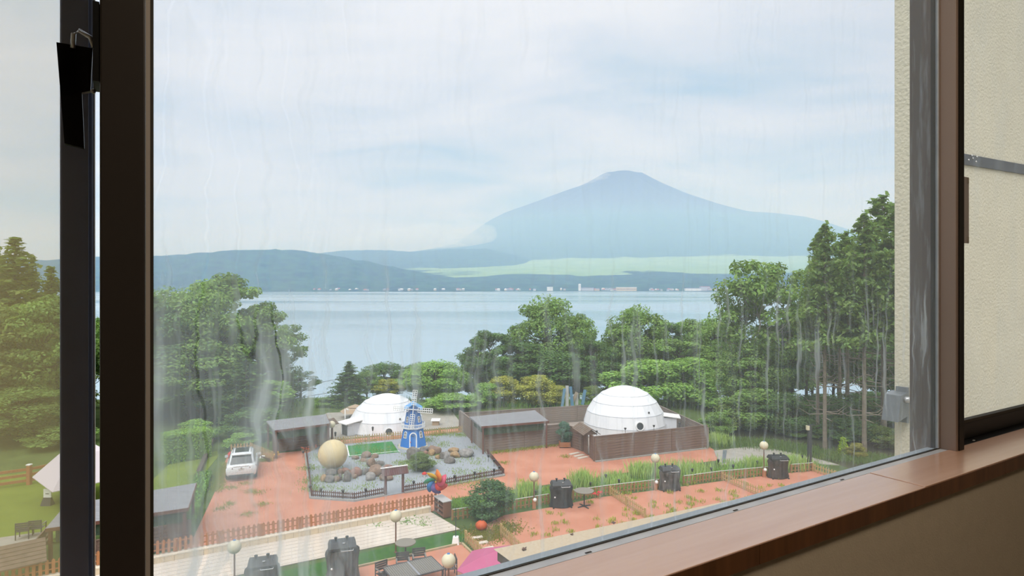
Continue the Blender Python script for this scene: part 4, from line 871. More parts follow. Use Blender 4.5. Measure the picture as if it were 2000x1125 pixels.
# ---- tables and chairs
def round_table(label, px, py, w, hgt):
    b_ = g(px, py); rr = w*b_.y/F/2
    r = thing('round_table', label, 'table', b_+Vector((0,0,.02)), group='round pedestal tables')
    MB().lathe([(rr*.97, hgt-.05), (rr, hgt-.03), (rr, hgt)], 28).build('table_top', TTOP, r); MB().tube([(0,0,.05), (0,0,hgt-.05)], .04, 10).build('pedestal', DARKG, r)
    for k in range(4): MB().bar((0,0,.05), (.42*math.cos(k*math.pi/2+.5), .42*math.sin(k*math.pi/2+.5), .02), .07, .04).build('foot', DARKG, r)
round_table('round grey pedestal table beside the black stump grill', 1141, 990, 38, .92); round_table('round grey table behind the slatted chairs beside the globe lamp', 792, 1090, 40, .72)
TZ = .72
tq = [g(p[0], p[1], TZ) for p in ((748,1108),(842,1086),(862,1107),(762,1137))]
tb = thing('slatted_table', 'long grey slatted outdoor table on the red gravel terrace', 'table', g(800, 1150)); to = tb.location
e1, e2 = tq[1]-tq[0], tq[3]-tq[0]; e2 = e2-e1*(e2.dot(e1)/e1.dot(e1)); NS_ = 24; an = math.atan2(e1.y, e1.x)
base = tq[0]-to; base.z = 0; dx = e1.normalized(); dy = e2.normalized(); lx, ly = e1.length, e2.length
slm = MB().box(-lx/NS_/2+.008, lx/NS_/2-.008, .04, ly-.04, TZ-.03, TZ).mesh('slat', TABLE)
for i in range(NS_): put('slat', slm, tb, base+dx*(lx*(i+.5)/NS_)+Vector((0,0,.0)), rot=(0,0,math.atan2(dy.y,dy.x)-math.pi/2))
for a, b_ in ((0,0),(lx,0)): MB().bar(base+dx*a+Vector((0,0,TZ-.02)), base+dx*a+dy*ly+Vector((0,0,TZ-.02)), .05).build('frame_bar', TFR, tb)
MB().bar(base+dx*lx/2+Vector((0,0,TZ+.002)), base+dx*lx/2+dy*ly+Vector((0,0,TZ+.002)), .06, .01).build('middle_strip', mat('pale_strip', lin(170,172,180), .5), tb)
for b_ in (0, ly): MB().bar(base+dy*b_+Vector((0,0,TZ-.02)), base+dy*b_+dx*lx+Vector((0,0,TZ-.02)), .05).build('frame_bar', TFR, tb)
for a in (.05, lx-.05):
    for b_ in (.05, ly-.05): q = base+dx*a+dy*b_; MB().box(q.x-.035, q.x+.035, q.y-.035, q.y+.035, 0, TZ-.03).build('leg', TFR, tb)
def chair(label, p, rz, group='slatted garden armchairs'):
    r = thing('garden_chair', label, 'chair', p, rz, group)
    for x in (-.27, .27):
        for y in (-.25, .25): MB().box(x-.02, x+.02, y-.02, y+.02, 0, .64 if y < 0 else .88).build('leg', CHAIRM, r)
        MB().box(x-.03, x+.03, -.28, .27, .62, .65).build('armrest', TABLE, r)
    for i in range(5): MB().box(-.26, .26, -.25+.1*i, -.25+.1*i+.085, .42, .44).build('seat_slat', CHAIRM, r)
    for i in range(4): MB().box(-.26, .26, .25, .27, .50+.10*i, .50+.10*i+.08).build('back_slat', CHAIRM, r)
    return r
chair('garden armchair at the left end behind the slatted table', g(750, 1140), R(40)); chair('garden armchair in the middle behind the slatted table', g(787, 1122), R(14)); chair('garden armchair at the right end behind the slatted table', g(819, 1113), R(14))
chair('garden armchair facing the right end of the slatted table', g(879, 1127), R(-75)); chair('garden armchair at the bottom edge in front of the slatted table', g(845, 1176), R(190))
chair('left garden armchair on the terrace seen through the insect screen', g(47, 1052), R(200), 'chairs on the left terrace'); chair('right garden armchair on the terrace seen through the insect screen', g(73, 1047), R(195), 'chairs on the left terrace')
slab('left_terrace', [(-60,1090),(-60,1058),(100,1036),(110,1050),(60,1085)], CONC, .04, 'pale terrace at the lower left beyond the insect screen', 'pavement')
rl = thing('terrace_railing', 'brown railing along the edge of the left terrace', 'railing', g(50, 1112))
ra, rb = g(55,1113)-rl.location, g(96,1063)-rl.location
for i in range(5): q = ra.lerp(rb, i/4); MB().box(q.x-.05, q.x+.05, q.y-.05, q.y+.05, 0, .9).build('post', PLANK, rl)
for z_ in (.25, .5, .72, .9): MB().bar(ra+Vector((0,0,z_)), rb+Vector((0,0,z_)), .05, .14).build('rail', PLANK, rl)
# ---- umbrellas, awning
um = thing('patio_umbrella', 'pink parasol at the bottom edge beneath the canopy corner', 'umbrella', Vector((col(23.2, 982), 23.2, 0)), R(15))
MB().lathe([(1.75, 2.02), (1.75, 2.05), (.9, 2.42), (.03, 2.66), (.03, 2.62), (.9, 2.38)], 6, cap=False).build('canopy', PINK, um); MB().tube([(0,0,0), (0,0,2.7)], .035, 8).build('pole', WHITE, um)
for k in range(6): a = k*math.pi/3; MB().tube([(0,0,2.60), (1.72*math.cos(a), 1.72*math.sin(a), 2.03)], .012, 5).build('rib', WHITE, um)
aw = thing('white_awning', 'pinkish white square awning over the left lawn behind the screen frame', 'awning', g(165, 975))
MB().lathe([(2.9, 1.35), (2.9, 1.39), (1.2, 2.9), (.05, 3.5), (.05, 3.45), (1.2, 2.85)], 4, cap=False, ph=R(5)).build('canopy', WCAN, aw); MB().tube([(0,0,0), (0,0,3.5)], .05, 8).build('pole', WHITE, aw)
sb_ = thing('sandwich_board', 'small white board on a dark stand on the left lawn', 'sign', g(93, 987)); MB().box(-.22, .22, -.03, .03, .45, .95).build('board', WHITE, sb_); MB().rings([[(-.3,-.2,0),(.3,-.2,0),(.3,.2,0),(-.3,.2,0)],[(-.22,-.05,.46),(.22,-.05,.46),(.22,.05,.46),(-.22,.05,.46)]]).build('stand', DARKG, sb_); MB().box(-.1,.1,-.04,-.03,.66,.70).build('printed_mark', DARKG, sb_)
# ---- small things
def pumpkin(name, label, p, r_, m, cat='ornament'):
    o = thing(name, label, cat, p); n = 24
    MB().rings([[(r_*(1+.08*math.cos(8*2*math.pi*i/n))*math.sin(f)*math.cos(2*math.pi*i/n), r_*(1+.08*math.cos(8*2*math.pi*i/n))*math.sin(f)*math.sin(2*math.pi*i/n), r_*.85*(1-math.cos(f))) for i in range(n)] for f in (.15,.5,.9,1.3,1.7,2.1,2.5,2.9,3.05)]).build('body', m, o, True)
    MB().tube([(0,0,r_*1.65), (r_*.15,0,r_*1.95)], r_*.12, 6).build('stem', BARK, o)
pumpkin('pumpkin_ornament', 'orange pumpkin ornament at the foot of the round conifer', g(940, 1036)+Vector((0,0,.02)), .29, ORANGE)
um2 = thing('umbrella_stand', 'slim dark pole in a white concrete foot at the end of the turf strip', 'stand', g(890, 1063)+Vector((0,0,.03))); MB().rings([[(-.18,-.18,0),(.18,-.18,0),(.18,.18,0),(-.18,.18,0)],[(-.13,-.13,.34),(.13,-.13,.34),(.13,.13,.34),(-.13,.13,.34)]]).build('foot', WHITE, um2); MB().tube([(0,0,.3), (0,0,1.7)], .02, 6).build('pole', DARKG, um2)
def torch_mesh():
    return MB().tube([(0,0,0), (0,0,.30)], .012, 5).mesh('stake', BLACK), MB().lathe([(.02,.28), (.05,.31), (.065,.42), (.06,.425)], 8).mesh('torch_head', BLACK), MB().lathe([(.08,.425), (.08,.44), (.02,.47)], 8).mesh('solar_cap', DARKG)
TM = torch_mesh()
def torches(where, pts, z=0.06, h=.45, group=None):
    for i, p in enumerate(pts):
        q = p if isinstance(p, Vector) else g(p[0], p[1], z)
        r = thing('solar_torch', f'{ORD[i]} black solar torch from the left {where}', 'torch', q, 0, group or 'solar torches '+where, None, (1.25,1.25,h/.45))
        for n_, m_ in zip(('stake','torch_head','solar_cap'), TM): put(n_, m_, r)
torches('inside the low front fence of the gravel bed', [(627,972),(669.5,975),(714,972),(808,957),(888,945),(927,938),(965,932)], h=.55)
torches('along the left side of the gravel bed', [(592,893),(603,925),(605,962)], h=.45)
torches('on the right side of the gravel bed', [(954,902),(965,911),(975,925)], h=.5)
torches('in the grass strip near the round conifer', [(930,992),(996,985),(1047,978),(1106,955)], .03, .6)
torches('in the grass behind the right picket plots', [(1154,961),(1183,945),(1209,955),(1352,933),(1389,931),(1403,914),(1432,925),(1479,917),(1567,906)], .03, .6)
def onwall(a, b_, f, h): return a.lerp(b_, f)+Vector((0, .07, h))
torches('on top of the dome enclosure front fence', [onwall(C1,C2,f,1.83) for f in (.02,.26,.51,.745)], h=.38)
torches('on the fence of the left dome', [g(728,855), g(655,866)], h=.9)
pt = thing('shrub_planter', 'wooden crate planter at the plank fence corner by the roofed gate', 'planter', g(1103, 874)+Vector((0,0,.02)))
for i in range(3): MB().box(-.42, .42, -.3, -.27, .08+.13*i, .08+.13*i+.11).build('crate_slat', PICKA, pt); MB().box(-.42, .42, .27, .3, .08+.13*i, .08+.13*i+.11).build('crate_slat', PICKA, pt)
for s in (-1,1): MB().box(s*.42-.02, s*.42+.02, -.3, .3, .05, .45).build('crate_end', PICKA, pt)
MB().box(-.4, .4, -.26, .26, .06, .36).build('soil', BARK, pt)
bd = [(1100,778,5,26,'blue',8), (1108,775,6,28,'white',0), (1117,776,6,26,'blue',-6), (1122,782,6,20,'wood',25), (1128,783,7,16,'white',0), (1143,780,6,20,'blue',10)]
BC = {'blue': mat('faded_blue_board', lin(120,170,205), .8, .15, 3), 'white': mat('faded_white_board', lin(225,225,222), .8, .1, 3), 'wood': mat('faded_wood_board', lin(196,176,150), .8, .15, 3)}
for i, (px, py, w, h, c, rt) in enumerate(bd):
    d = 61.5; s = d/F; o = MB().box(-w*s/2, w*s/2, -.03, .03, -h*s*.75, h*s*.75).build('upright_board', BC[c], None, False, (col(d,px), d+.25*i, CZ-(py-562.5)/F*d)); o.rotation_euler = (0, R(rt), 0)
    tag(o, f'{ORD[i]} upright board from the left behind the dome enclosure, faded {c}', 'board', 'upright boards behind the enclosure')
ut = thing('utility_pole', 'thin utility pole rising between the trees by the lake', 'pole', (col(95,846), 95, gz(95))); MB().tube([(0,0,0), (0,0,CZ-(706-562.5)/F*95-gz(95))], .14, 8).build('shaft', BARK, ut); MB().bar((-.6,0,CZ-(712-562.5)/F*95-gz(95)), (.6,0,CZ-(712-562.5)/F*95-gz(95)), .1).build('crossarm', BARK, ut)
def wire(label, pts, d):
    P = [Vector((col(d,x), d, CZ-(y-562.5)/F*d)) for x, y in pts]; tag(MB().tube(P, .035, 5).build('power_line', BLACK), label, 'cable', 'power lines over the lake shore')
wire('upper power line crossing in front of the lake', [(480,776),(560,762),(595,754),(640,744),(700,735),(760,728),(820,719),(846,712)], 95)
wire('lower power line crossing in front of the lake', [(480,794),(560,782),(600,774),(650,766),(700,760),(760,756)], 92)
tag(MB().ball((0,0,.35), .3, 14, 10).build('red_float', RED2, None, True, loc=g(452, 899)), 'red ball standing behind the white car', 'ball')
tag(MB().rings([[(-.2,-.15,0),(.2,-.15,0),(.2,.15,0),(-.2,.15,0)],[(-.16,-.1,.22),(.16,-.1,.22),(.14,.1,.25),(-.14,.1,.25)]]).build('white_stone', WHITE, None, False, g(513,897)), 'white stone below the marigolds at the path corner', 'rock')
gn = thing('toadstool_ornament', 'red and white toadstool ornament below the pine shrub', 'ornament', g(829, 932)+Vector((0,0,.06))); MB().lathe([(.08,0),(.07,.16)], 10).build('stem', WHITE, gn); MB().lathe([(.17,.14),(.15,.22),(.02,.3)], 12).build('cap', RED2, gn)
mb_ = thing('parcel_shed', 'small beige hut behind the windmill', 'hut', Vector((col(56,851), 56, 0))); MB().box(-.3,.3,-.25,.25,0,.42).build('hut_wall', BEIGEC, mb_); MB().hexa([(-.4,-.35,.42),(.4,-.35,.42),(.4,.35,.42),(-.4,.35,.42),(-.4,-.35,.47),(.4,-.35,.47),(.4,.35,.55),(-.4,.35,.55)]).build('hut_roof', WHITE, mb_)

# ================================================================ FAR SHORE TOWN
FW = [mat('far_wall_white', lin(250,248,244), .9), mat('far_wall_cream', lin(250,225,185), .9), mat('far_wall_grey', lin(205,208,212), .9)]; FR = [mat('far_roof_red', lin(190,120,105), .9), mat('far_roof_grey', lin(150,155,165), .9), mat('far_roof_white', lin(238,238,238), .9)]
for m_ in FW+FR:
    bb = m_.node_tree.nodes['Principled BSDF']; c_ = bb.inputs['Base Color'].default_value; bb.inputs['Base Color'].default_value = tuple(min(1, x/K*.72) for x in c_[:3])+(1,)
def far_house(label, px, w, h, wm_, rm, d=3080.0, z=-2.0, flat=False, group='houses along the far shore'):
    s = d/F; r = thing('lakeside_building', label, 'building', (col(d,px), d, z), 0, group); W_, H_ = w*s, h*s
    MB().box(-W_/2, W_/2, -12, 12, 0, H_).build('wall', wm_, r)
    if flat: MB().box(-W_/2-1, W_/2+1, -13, 13, H_, H_+s*1.0).build('roof', rm, r)
    else: MB().rings([[(-W_/2-1,-14,H_),(-W_/2-1,14,H_),(-W_/2+W_*.08,0,H_+s*1.8)],[(W_/2+1,-14,H_),(W_/2+1,14,H_),(W_/2-W_*.08,0,H_+s*1.8)]]).build('roof', rm, r)
    return r, W_, H_
hr, hw, hhh = far_house('long peach hotel with a white roof on the far shore', 1223, 39, 6.5, FW[1], FR[2], 3060, flat=True, group='large lakeside buildings')
for i in range(13): MB().box(-hw/2+hw*(i+.25)/13, -hw/2+hw*(i+.7)/13, -12.6, -12, 6, 11).build('window', DARKW, hr)
far_house('wide white inn with a grey roof right of the peach hotel', 1353, 30, 5, FW[0], FR[1], 3060, flat=True, group='large lakeside buildings'); far_house('red roofed lodge behind the wide white inn', 1376, 18, 8, FW[2], FR[0], 3110, flat=True, group='large lakeside buildings')
far_house('white block building on the far shore left of the volcano foot', 1074, 11, 7, FW[0], FR[2], 3080, flat=True, group='large lakeside buildings'); far_house('white hotel tower with an orange base beside the boats', 1132, 4, 12, FW[0], FR[2], 3060, group='large lakeside buildings')
far_house('dark long boathouse beside the white tower', 1147, 24, 6, FW[2], FR[1], 3075, flat=True, group='large lakeside buildings')
hr_ = random.Random(11); HPX = sorted(hr_.choice([hr_.uniform(780,1000), hr_.uniform(960,1110), hr_.uniform(1160,1205), hr_.uniform(1245,1335), hr_.uniform(1385,1425), hr_.uniform(600,780)]) for _ in range(84))
for i, px in enumerate(HPX):
    far_house(ORD[i]+' small pale house from the left along the far lake shore', px, hr_.uniform(2,6), hr_.uniform(1.4,3.2), hr_.choice(FW), hr_.choice(FR), 3050+hr_.uniform(0,90), -2+hr_.uniform(0,4))
# ================================================================ TREES AND PLANTS
def leafmesh(name, P, Nn, S, T, asp=.55, up=None, mats=None):
    """n leaf cards: centres P, normals Nn, sizes S, tints T"""
    n = len(P); rg = np.random.default_rng(n)
    Nn = Nn/np.linalg.norm(Nn, axis=1, keepdims=True)
    a = rg.normal(size=(n,3)) if up is None else up+rg.normal(size=(n,3))*.25
    x = np.cross(Nn, a); x /= np.linalg.norm(x, axis=1, keepdims=True)+1e-9
    y = np.cross(Nn, x)
    hx, hy = x*(S*asp/2)[:,None], y*(S/2)[:,None]
    V = np.empty((n,4,3), np.float32); fold = Nn*(S*.12)[:,None]
    V[:,0] = P-hy; V[:,1] = P+hx+fold-hy*.1; V[:,2] = P+hy; V[:,3] = P-hx+fold-hy*.1
    me = bpy.data.meshes.new(name); me.vertices.add(4*n); me.vertices.foreach_set('co', V.reshape(-1))
    me.loops.add(4*n); me.loops.foreach_set('vertex_index', np.arange(4*n, dtype=np.int32)); me.polygons.add(n); me.polygons.foreach_set('loop_start', np.arange(0,4*n,4, dtype=np.int32)); me.polygons.foreach_set('loop_total', np.full(n,4,np.int32))
    at = me.attributes.new('tint', 'FLOAT_COLOR', 'FACE'); c = np.ones((n,4), np.float32); c[:,:3] = T; at.data.foreach_set('color', c.reshape(-1))
    me.materials.append(LEAF); me.update(); return me
def tints(rg, n, base, amp=.25):
    t = base*(1+rg.uniform(-amp, amp, n)); return np.stack([t*(1+rg.uniform(-.08,.12,n)), t, t*(1+rg.uniform(-.1,.1,n))], 1)
def broadleaf(seed, h=10., rx=3.6, cb=.22, clumps=60, leaves=230, ls=.30, trunk=.2, barkm=None, spread=.24, flat=.62, ztop=1.0):
    rg = np.random.default_rng(seed); rr = random.Random(seed); wood = MB()
    cz = h*(1+cb)/2; rz_ = h*(1-cb)/2
    pth = [Vector((0,0,0))]
    for i in range(1,7): pth.append(Vector((rr.uniform(-.12,.12)*i*.5, rr.uniform(-.12,.12)*i*.5, h*.88*i/6)))
    wood.tube(pth, [trunk*(1-.8*i/6) for i in range(7)], 7)
    Ps, Ns, Ss, Ts = [], [], [], []
    for k in range(clumps):
        v = rg.normal(size=3); v /= np.linalg.norm(v); v[2] = v[2]*.95+.08
        q = rg.uniform(.55, .98)**.7; c = np.array([v[0]*rx*q, v[1]*rx*q, cz+v[2]*rz_*q*ztop])
        taper = 1-.25*max(0, (c[2]-cz)/rz_); c[:2] *= taper
        zt = max(h*.12, c[2]-rr.uniform(.08,.25)*h); f = min(1, zt/(h*.88)); b0 = pth[min(5,int(f*6))].lerp(pth[min(6,int(f*6)+1)], f*6-int(f*6) if f < 1 else 1)
        mid = b0.lerp(Vector(c), .5)+Vector((0,0,-.06*h*rr.random())); wood.tube([b0, mid, Vector(c)], [trunk*.28, trunk*.17, trunk*.05], 4)
        R_ = rx*spread*rg.uniform(.75,1.3); n = int(leaves*rg.uniform(.7,1.3))
        d = rg.normal(size=(n,3)); d /= np.linalg.norm(d, axis=1, keepdims=True); rad_ = R_*rg.uniform(.25,1,n)**.5; off = d*rad_[:,None]*np.array([1.15,1.15,flat])
        Ps.append(c+off); Ns.append(d*.7+np.array([0,0,.75])+rg.normal(size=(n,3))*.45); Ss.append(ls*rg.uniform(.6,1.3,n)); Ts.append(tints(rg, n, rg.uniform(.75,1.2)))
    me = leafmesh('foliage', np.concatenate(Ps), np.concatenate(Ns), np.concatenate(Ss), np.concatenate(Ts)); return me, wood.mesh('trunk', barkm or BARK), h, rx
def conifer(seed, h=10., rx=2.2, cb=.08, levels=34, per=7, ls=.34, trunk=.16, droop=.25, dens=9, barkm=None, power=.85, dead=0, top=.02, var=(.8,1.15)):
    rg = np.random.default_rng(seed); rr = random.Random(seed); wood = MB()
    wood.tube([(0,0,0), (0,0,h*.5), (rr.uniform(-.1,.1),0,h*.99)], [trunk, trunk*.65, .02], 8)
    Ps, Ns, Ss, Ts = [], [], [], []
    for i in range(levels):
        f = i/(levels-1); z = h*(cb+(1-cb)*f); Rr = rx*((1-f)**power+top)*rr.uniform(*var)
        for k in range(per):
            a = rr.uniform(0, 2*math.pi); Lr = Rr*rr.uniform(.6,1.1); d = np.array([math.cos(a), math.sin(a), -droop+.35*f])
            e = np.array([0,0,z])+d*Lr; wood.tube([(0,0,z), tuple(e)], [trunk*.14, .01], 3)
            n = max(4, int(Lr*dens)); t = rg.uniform(.2,1.0,n)**.8; P = np.array([0,0,z])+d*Lr*t[:,None]+rg.normal(size=(n,3))*np.array([.16,.16,.09])*(.5+Lr*.35)
            Ps.append(P); Ns.append(rg.normal(size=(n,3))*.5+np.array([0,0,1.])); Ss.append(ls*rg.uniform(.6,1.3,n)); Ts.append(tints(rg, n, rg.uniform(.75,1.2)))
    for k in range(dead):
        z = h*rr.uniform(.12, cb); a = rr.uniform(0, 6.28); l = rr.uniform(.5,1.7); wood.tube([(0,0,z), (l*.6*math.cos(a), l*.6*math.sin(a), z-.02), (l*math.cos(a), l*math.sin(a), z+.25)], [.03,.02,.008], 3)
    me = leafmesh('foliage', np.concatenate(Ps), np.concatenate(Ns), np.concatenate(Ss), np.concatenate(Ts)); return me, wood.mesh('trunk', barkm or BARK), h, rx
PROTO = {}
PROTO['A'] = broadleaf(1); PROTO['B'] = broadleaf(2, rx=4.2, cb=.15, clumps=75, ls=.32); PROTO['C'] = broadleaf(3, rx=3.0, cb=.3, clumps=50, leaves=170, spread=.26)
PROTO['S'] = broadleaf(4, h=4., rx=2.0, cb=.02, clumps=46, leaves=170, ls=.22, trunk=.07, spread=.3)      # shrub
PROTO['L'] = broadleaf(5, h=10., rx=2.6, cb=.25, clumps=42, leaves=95, ls=.30, trunk=.13, barkm=BIRCH, spread=.26)   # loose birch like
PROTO['T'] = conifer(6, h=10., rx=1.7, cb=.48, levels=24, per=6, ls=.30, trunk=.13, droop=.05, dens=34, var=(.35,1.35), barkm=BARKP, power=.62, dead=26, top=.06)  # tall bare trunked
PROTO['K'] = conifer(7, h=10., rx=2.4, cb=.06, levels=40, per=9, ls=.34, droop=.2, dens=20)
PROTO['R'] = broadleaf(8, h=3., rx=1.35, cb=.0, clumps=70, leaves=150, ls=.14, trunk=.09, spread=.27)     # dense round conifer
PROTO['Y'] = conifer(9, h=2., rx=.45, cb=.03, levels=30, per=9, ls=.17, trunk=.04, droop=-.6, dens=45, power=.7)
def plant(key, name, label, px, d, top, w, color, cat='tree', group=None, zb=None, rz=None, x=None):
    me, wd, h0, rx0 = PROTO[key]; zb = gz(d) if zb is None else zb
    H = (CZ-(top-562.5)/F*d)-zb; s = w*d/F/(2*rx0)/.98; H *= 1.04
    r = thing(name, label, cat, (col(d,px), d, zb), rnd.uniform(0,6.28) if rz is None else rz, group, None, (s, s, H/h0))
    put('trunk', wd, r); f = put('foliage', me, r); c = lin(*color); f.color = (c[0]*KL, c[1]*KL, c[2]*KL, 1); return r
KL = 1.1
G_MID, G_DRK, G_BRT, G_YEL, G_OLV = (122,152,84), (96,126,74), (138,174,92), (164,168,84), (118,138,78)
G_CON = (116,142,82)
# --- left of the bars, seen through the screen
T = [('K','tall spreading fir behind the insect screen at the left edge',30,58,482,230,G_OLV), ('A','leafy tree below the tall fir seen through the screen',85,54,590,190,G_MID), ('B','broad tree filling the left edge behind the screen',-30,52,600,220,G_OLV), ('K','fir between the screen frame and the tall fir',100,62,535,150,G_OLV), ('B','low leafy tree behind the rail fence on the left lawn',40,50,760,200,G_MID), ('K','slender fir beside the tall fir at the left edge',62,60,515,120,G_OLV), ('K','fir cut by the left edge of the picture',-10,60,500,170,G_OLV), ('S','shrub at the rail fence near the screen frame',120,49,830,120,G_MID),
# --- mass at the left of the pane
('B','tall leafy tree beside the dark window stile',325,62,575,190,G_MID), ('A','tallest round crowned tree at the left of the pane',430,66,548,200,G_MID), ('A','leafy tree whose crown overhangs the lake at the left',505,67,600,130,G_MID), ('L','crooked loose tree leaning out over the lake',560,72,636,80,G_MID), ('K','dark conifer on the right flank of the left tree mass',540,66,660,110,G_DRK), ('B','broad tree between the stile tree and the tallest left tree',392,61,575,190,G_MID), ('A','tree whose crown is half hidden by the window stile',292,58,590,170,G_DRK), ('B','leafy tree behind the clipped hedge',370,58,670,200,G_MID),
('A','bright leafy tree behind the marigold shelter roof',505,60,745,130,G_BRT), ('K','dark fir rising behind the white car',480,57,700,130,G_DRK), ('C','dark tree at the edge of the lake above the marigold shelter',588,68,728,70,G_DRK), ('S','low leafy bush right of the dark lakeside tree',612,72,782,60,G_MID), ('S','bright bush directly behind the car fence',470,48,846,60,G_BRT), ('S','dark bush behind the small picket corner',500,52,800,120,G_DRK), ('B','dark leafy tree between the hedge and the fir',440,58,740,130,G_DRK),
# --- behind the left dome
('K','dark spiky conifer behind the left dome',682,66,710,92,G_DRK), ('C','loose green tree right of the spiky conifer',716,68,728,48,G_MID), ('L','pale airy tree peeking over the left dome',757,68,742,62,G_YEL), ('S','low bush left of the left dome by the beige parasol',655,66,775,70,G_MID),
# --- centre
('B','bright green tree right of the windmill',850,68,708,130,G_BRT), ('A','bright tree behind the windmill sails',815,72,722,80,G_BRT), ('S','bright bush between the windmill and the weathered side fence',880,63,770,110,G_BRT), ('A','dark leafy tree left of the tall lakeside tree',960,78,652,110,G_DRK), ('C','dark slender tree at the left end of the centre group',935,76,668,70,G_DRK),
('B','tallest leafy tree in the centre by the lake',1068,80,588,150,G_MID), ('A','right half of the centre tree group with a drooping bough',1130,80,622,90,G_MID), ('A','dark tree beneath the tall centre tree',1020,76,670,130,G_DRK), ('B','dark undergrowth tree behind the shelter roof',1090,74,690,150,G_DRK), ('A','dark tree filling the gap left of the right dome',1160,74,668,90,G_DRK),
('S','yellow green rounded shrub behind the shelter roof',985,66,735,72,G_YEL), ('S','second yellow green shrub right of the rounded one',1050,66,735,85,G_YEL), ('S','olive shrub near the upright boards',1085,65,752,50,G_YEL), ('S','small olive shrub at the left edge of the right dome',1160,67,755,50,G_OLV), ('S','light green shrub left of the yellow green shrubs',950,65,748,60,G_BRT),
('B','wide leafy tree rising behind the right dome',1245,78,606,140,G_MID), ('A','dark layered tree right of the wide dome tree',1300,80,632,100,G_DRK), ('A','leafy tree at the lake edge right of the dome',1345,82,632,110,G_MID), ('B','rounded tree left of the birch group',1395,80,628,120,G_MID), ('S','bright bushy thicket behind the right dome',1260,66,705,150,G_BRT), ('S','bright leafy thicket right of the dome top',1340,66,700,120,G_BRT), ('A','mid green tree behind the bright thicket',1330,72,668,140,G_MID), ('S','leafy thicket below the birch group',1400,64,735,130,G_BRT),
# --- right
('L','birch with pale trunk left of the bare trunked conifers',1480,58,512,150,G_MID), ('L','second birch reaching left over the lake',1440,60,560,110,G_MID), ('L','birch close to the bare trunked conifers',1530,59,516,110,G_MID), ('B','leafy tree below the birches',1470,58,670,140,G_MID), ('A','dark leafy tree below the right birch',1530,60,640,120,G_DRK), ('S','bush at the fence end right of the enclosure',1400,52,806,60,G_MID), ('S','olive bush behind the fence end',1430,54,790,80,G_OLV), ('S','tall bush above the concrete pad',1470,54,760,120,G_MID), ('S','dark bush left of the bare trunks',1530,53,770,120,G_DRK),
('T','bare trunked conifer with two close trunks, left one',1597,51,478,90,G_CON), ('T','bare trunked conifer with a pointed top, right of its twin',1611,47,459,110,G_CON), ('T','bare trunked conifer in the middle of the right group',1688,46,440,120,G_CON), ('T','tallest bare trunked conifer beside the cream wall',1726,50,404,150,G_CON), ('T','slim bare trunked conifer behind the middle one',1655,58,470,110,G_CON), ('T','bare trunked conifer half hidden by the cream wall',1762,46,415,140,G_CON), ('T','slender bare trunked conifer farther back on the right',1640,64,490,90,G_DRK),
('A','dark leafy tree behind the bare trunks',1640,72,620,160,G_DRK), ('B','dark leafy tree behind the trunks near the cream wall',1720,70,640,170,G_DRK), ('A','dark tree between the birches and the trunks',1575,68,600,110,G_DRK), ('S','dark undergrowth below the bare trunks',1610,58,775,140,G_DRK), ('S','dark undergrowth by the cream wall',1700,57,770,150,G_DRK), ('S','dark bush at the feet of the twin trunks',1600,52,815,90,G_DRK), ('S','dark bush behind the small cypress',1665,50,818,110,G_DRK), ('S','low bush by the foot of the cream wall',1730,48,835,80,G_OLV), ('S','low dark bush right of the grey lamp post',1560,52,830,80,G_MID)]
SUBS = {'K':'fir_tree','T':'conifer_tree','L':'birch_tree','S':'leafy_shrub'}
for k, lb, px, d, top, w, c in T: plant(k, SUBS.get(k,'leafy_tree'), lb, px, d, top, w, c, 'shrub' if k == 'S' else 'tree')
br = random.Random(21)
for i in range(26):
    px = 760+ i*42 + br.uniform(-15,15)
    plant(br.choice('AB'), 'leafy_tree', ORD[i]+' background tree from the left in the belt along the near lake shore', px, br.uniform(86,96), br.uniform(690,735) if px < 1180 else br.uniform(655,700), 110, br.choice((G_DRK, G_MID)), 'tree', 'tree belt along the near shore')
for i in range(12):
    plant(br.choice('AB'), 'leafy_tree', ORD[i]+' background tree from the left in the belt behind the left tree mass', -60+i*48+br.uniform(-15,15), br.uniform(74,84), br.uniform(610,650) if i < 11 else 720, 120, br.choice((G_DRK, G_MID)), 'tree', 'tree belt behind the left trees')
plant('R', 'round_conifer', 'dense round conifer shrub at the head of the picket plots', 955, 33.3, 944, 88, (92,122,82), 'shrub', zb=0)
plant('S', 'pine_shrub', 'feathery pine shrub in the gravel bed right of the maroon sign', 823, 42.0, 886, 52, (112,132,84), 'shrub', zb=.05)
plant('S', 'planter_shrub', 'blue green shrub in the crate by the roofed gate', 1103, 48.2, 824, 30, (96,130,112), 'shrub', zb=.36)
plant('Y', 'small_cypress', 'small pointed yellow green cypress by the bare trunks', 1647, 45.5, 857, 20, (160,186,50), 'shrub', zb=0)
plant('S', 'low_shrub', 'low yellowish shrub right of the small cypress', 1672, 45.0, 866, 34, (150,150,80), 'shrub', zb=0)
plant('S', 'creeper_bush', 'domed green bush on top of the clipped hedge', 385, 50.0, 822, 80, G_BRT, 'shrub', zb=0)
plant('S', 'low_shrub', 'leafy shrub by the terrace railing behind the insect screen', 100, 30.5, 1046, 50, G_MID, 'shrub', zb=0)
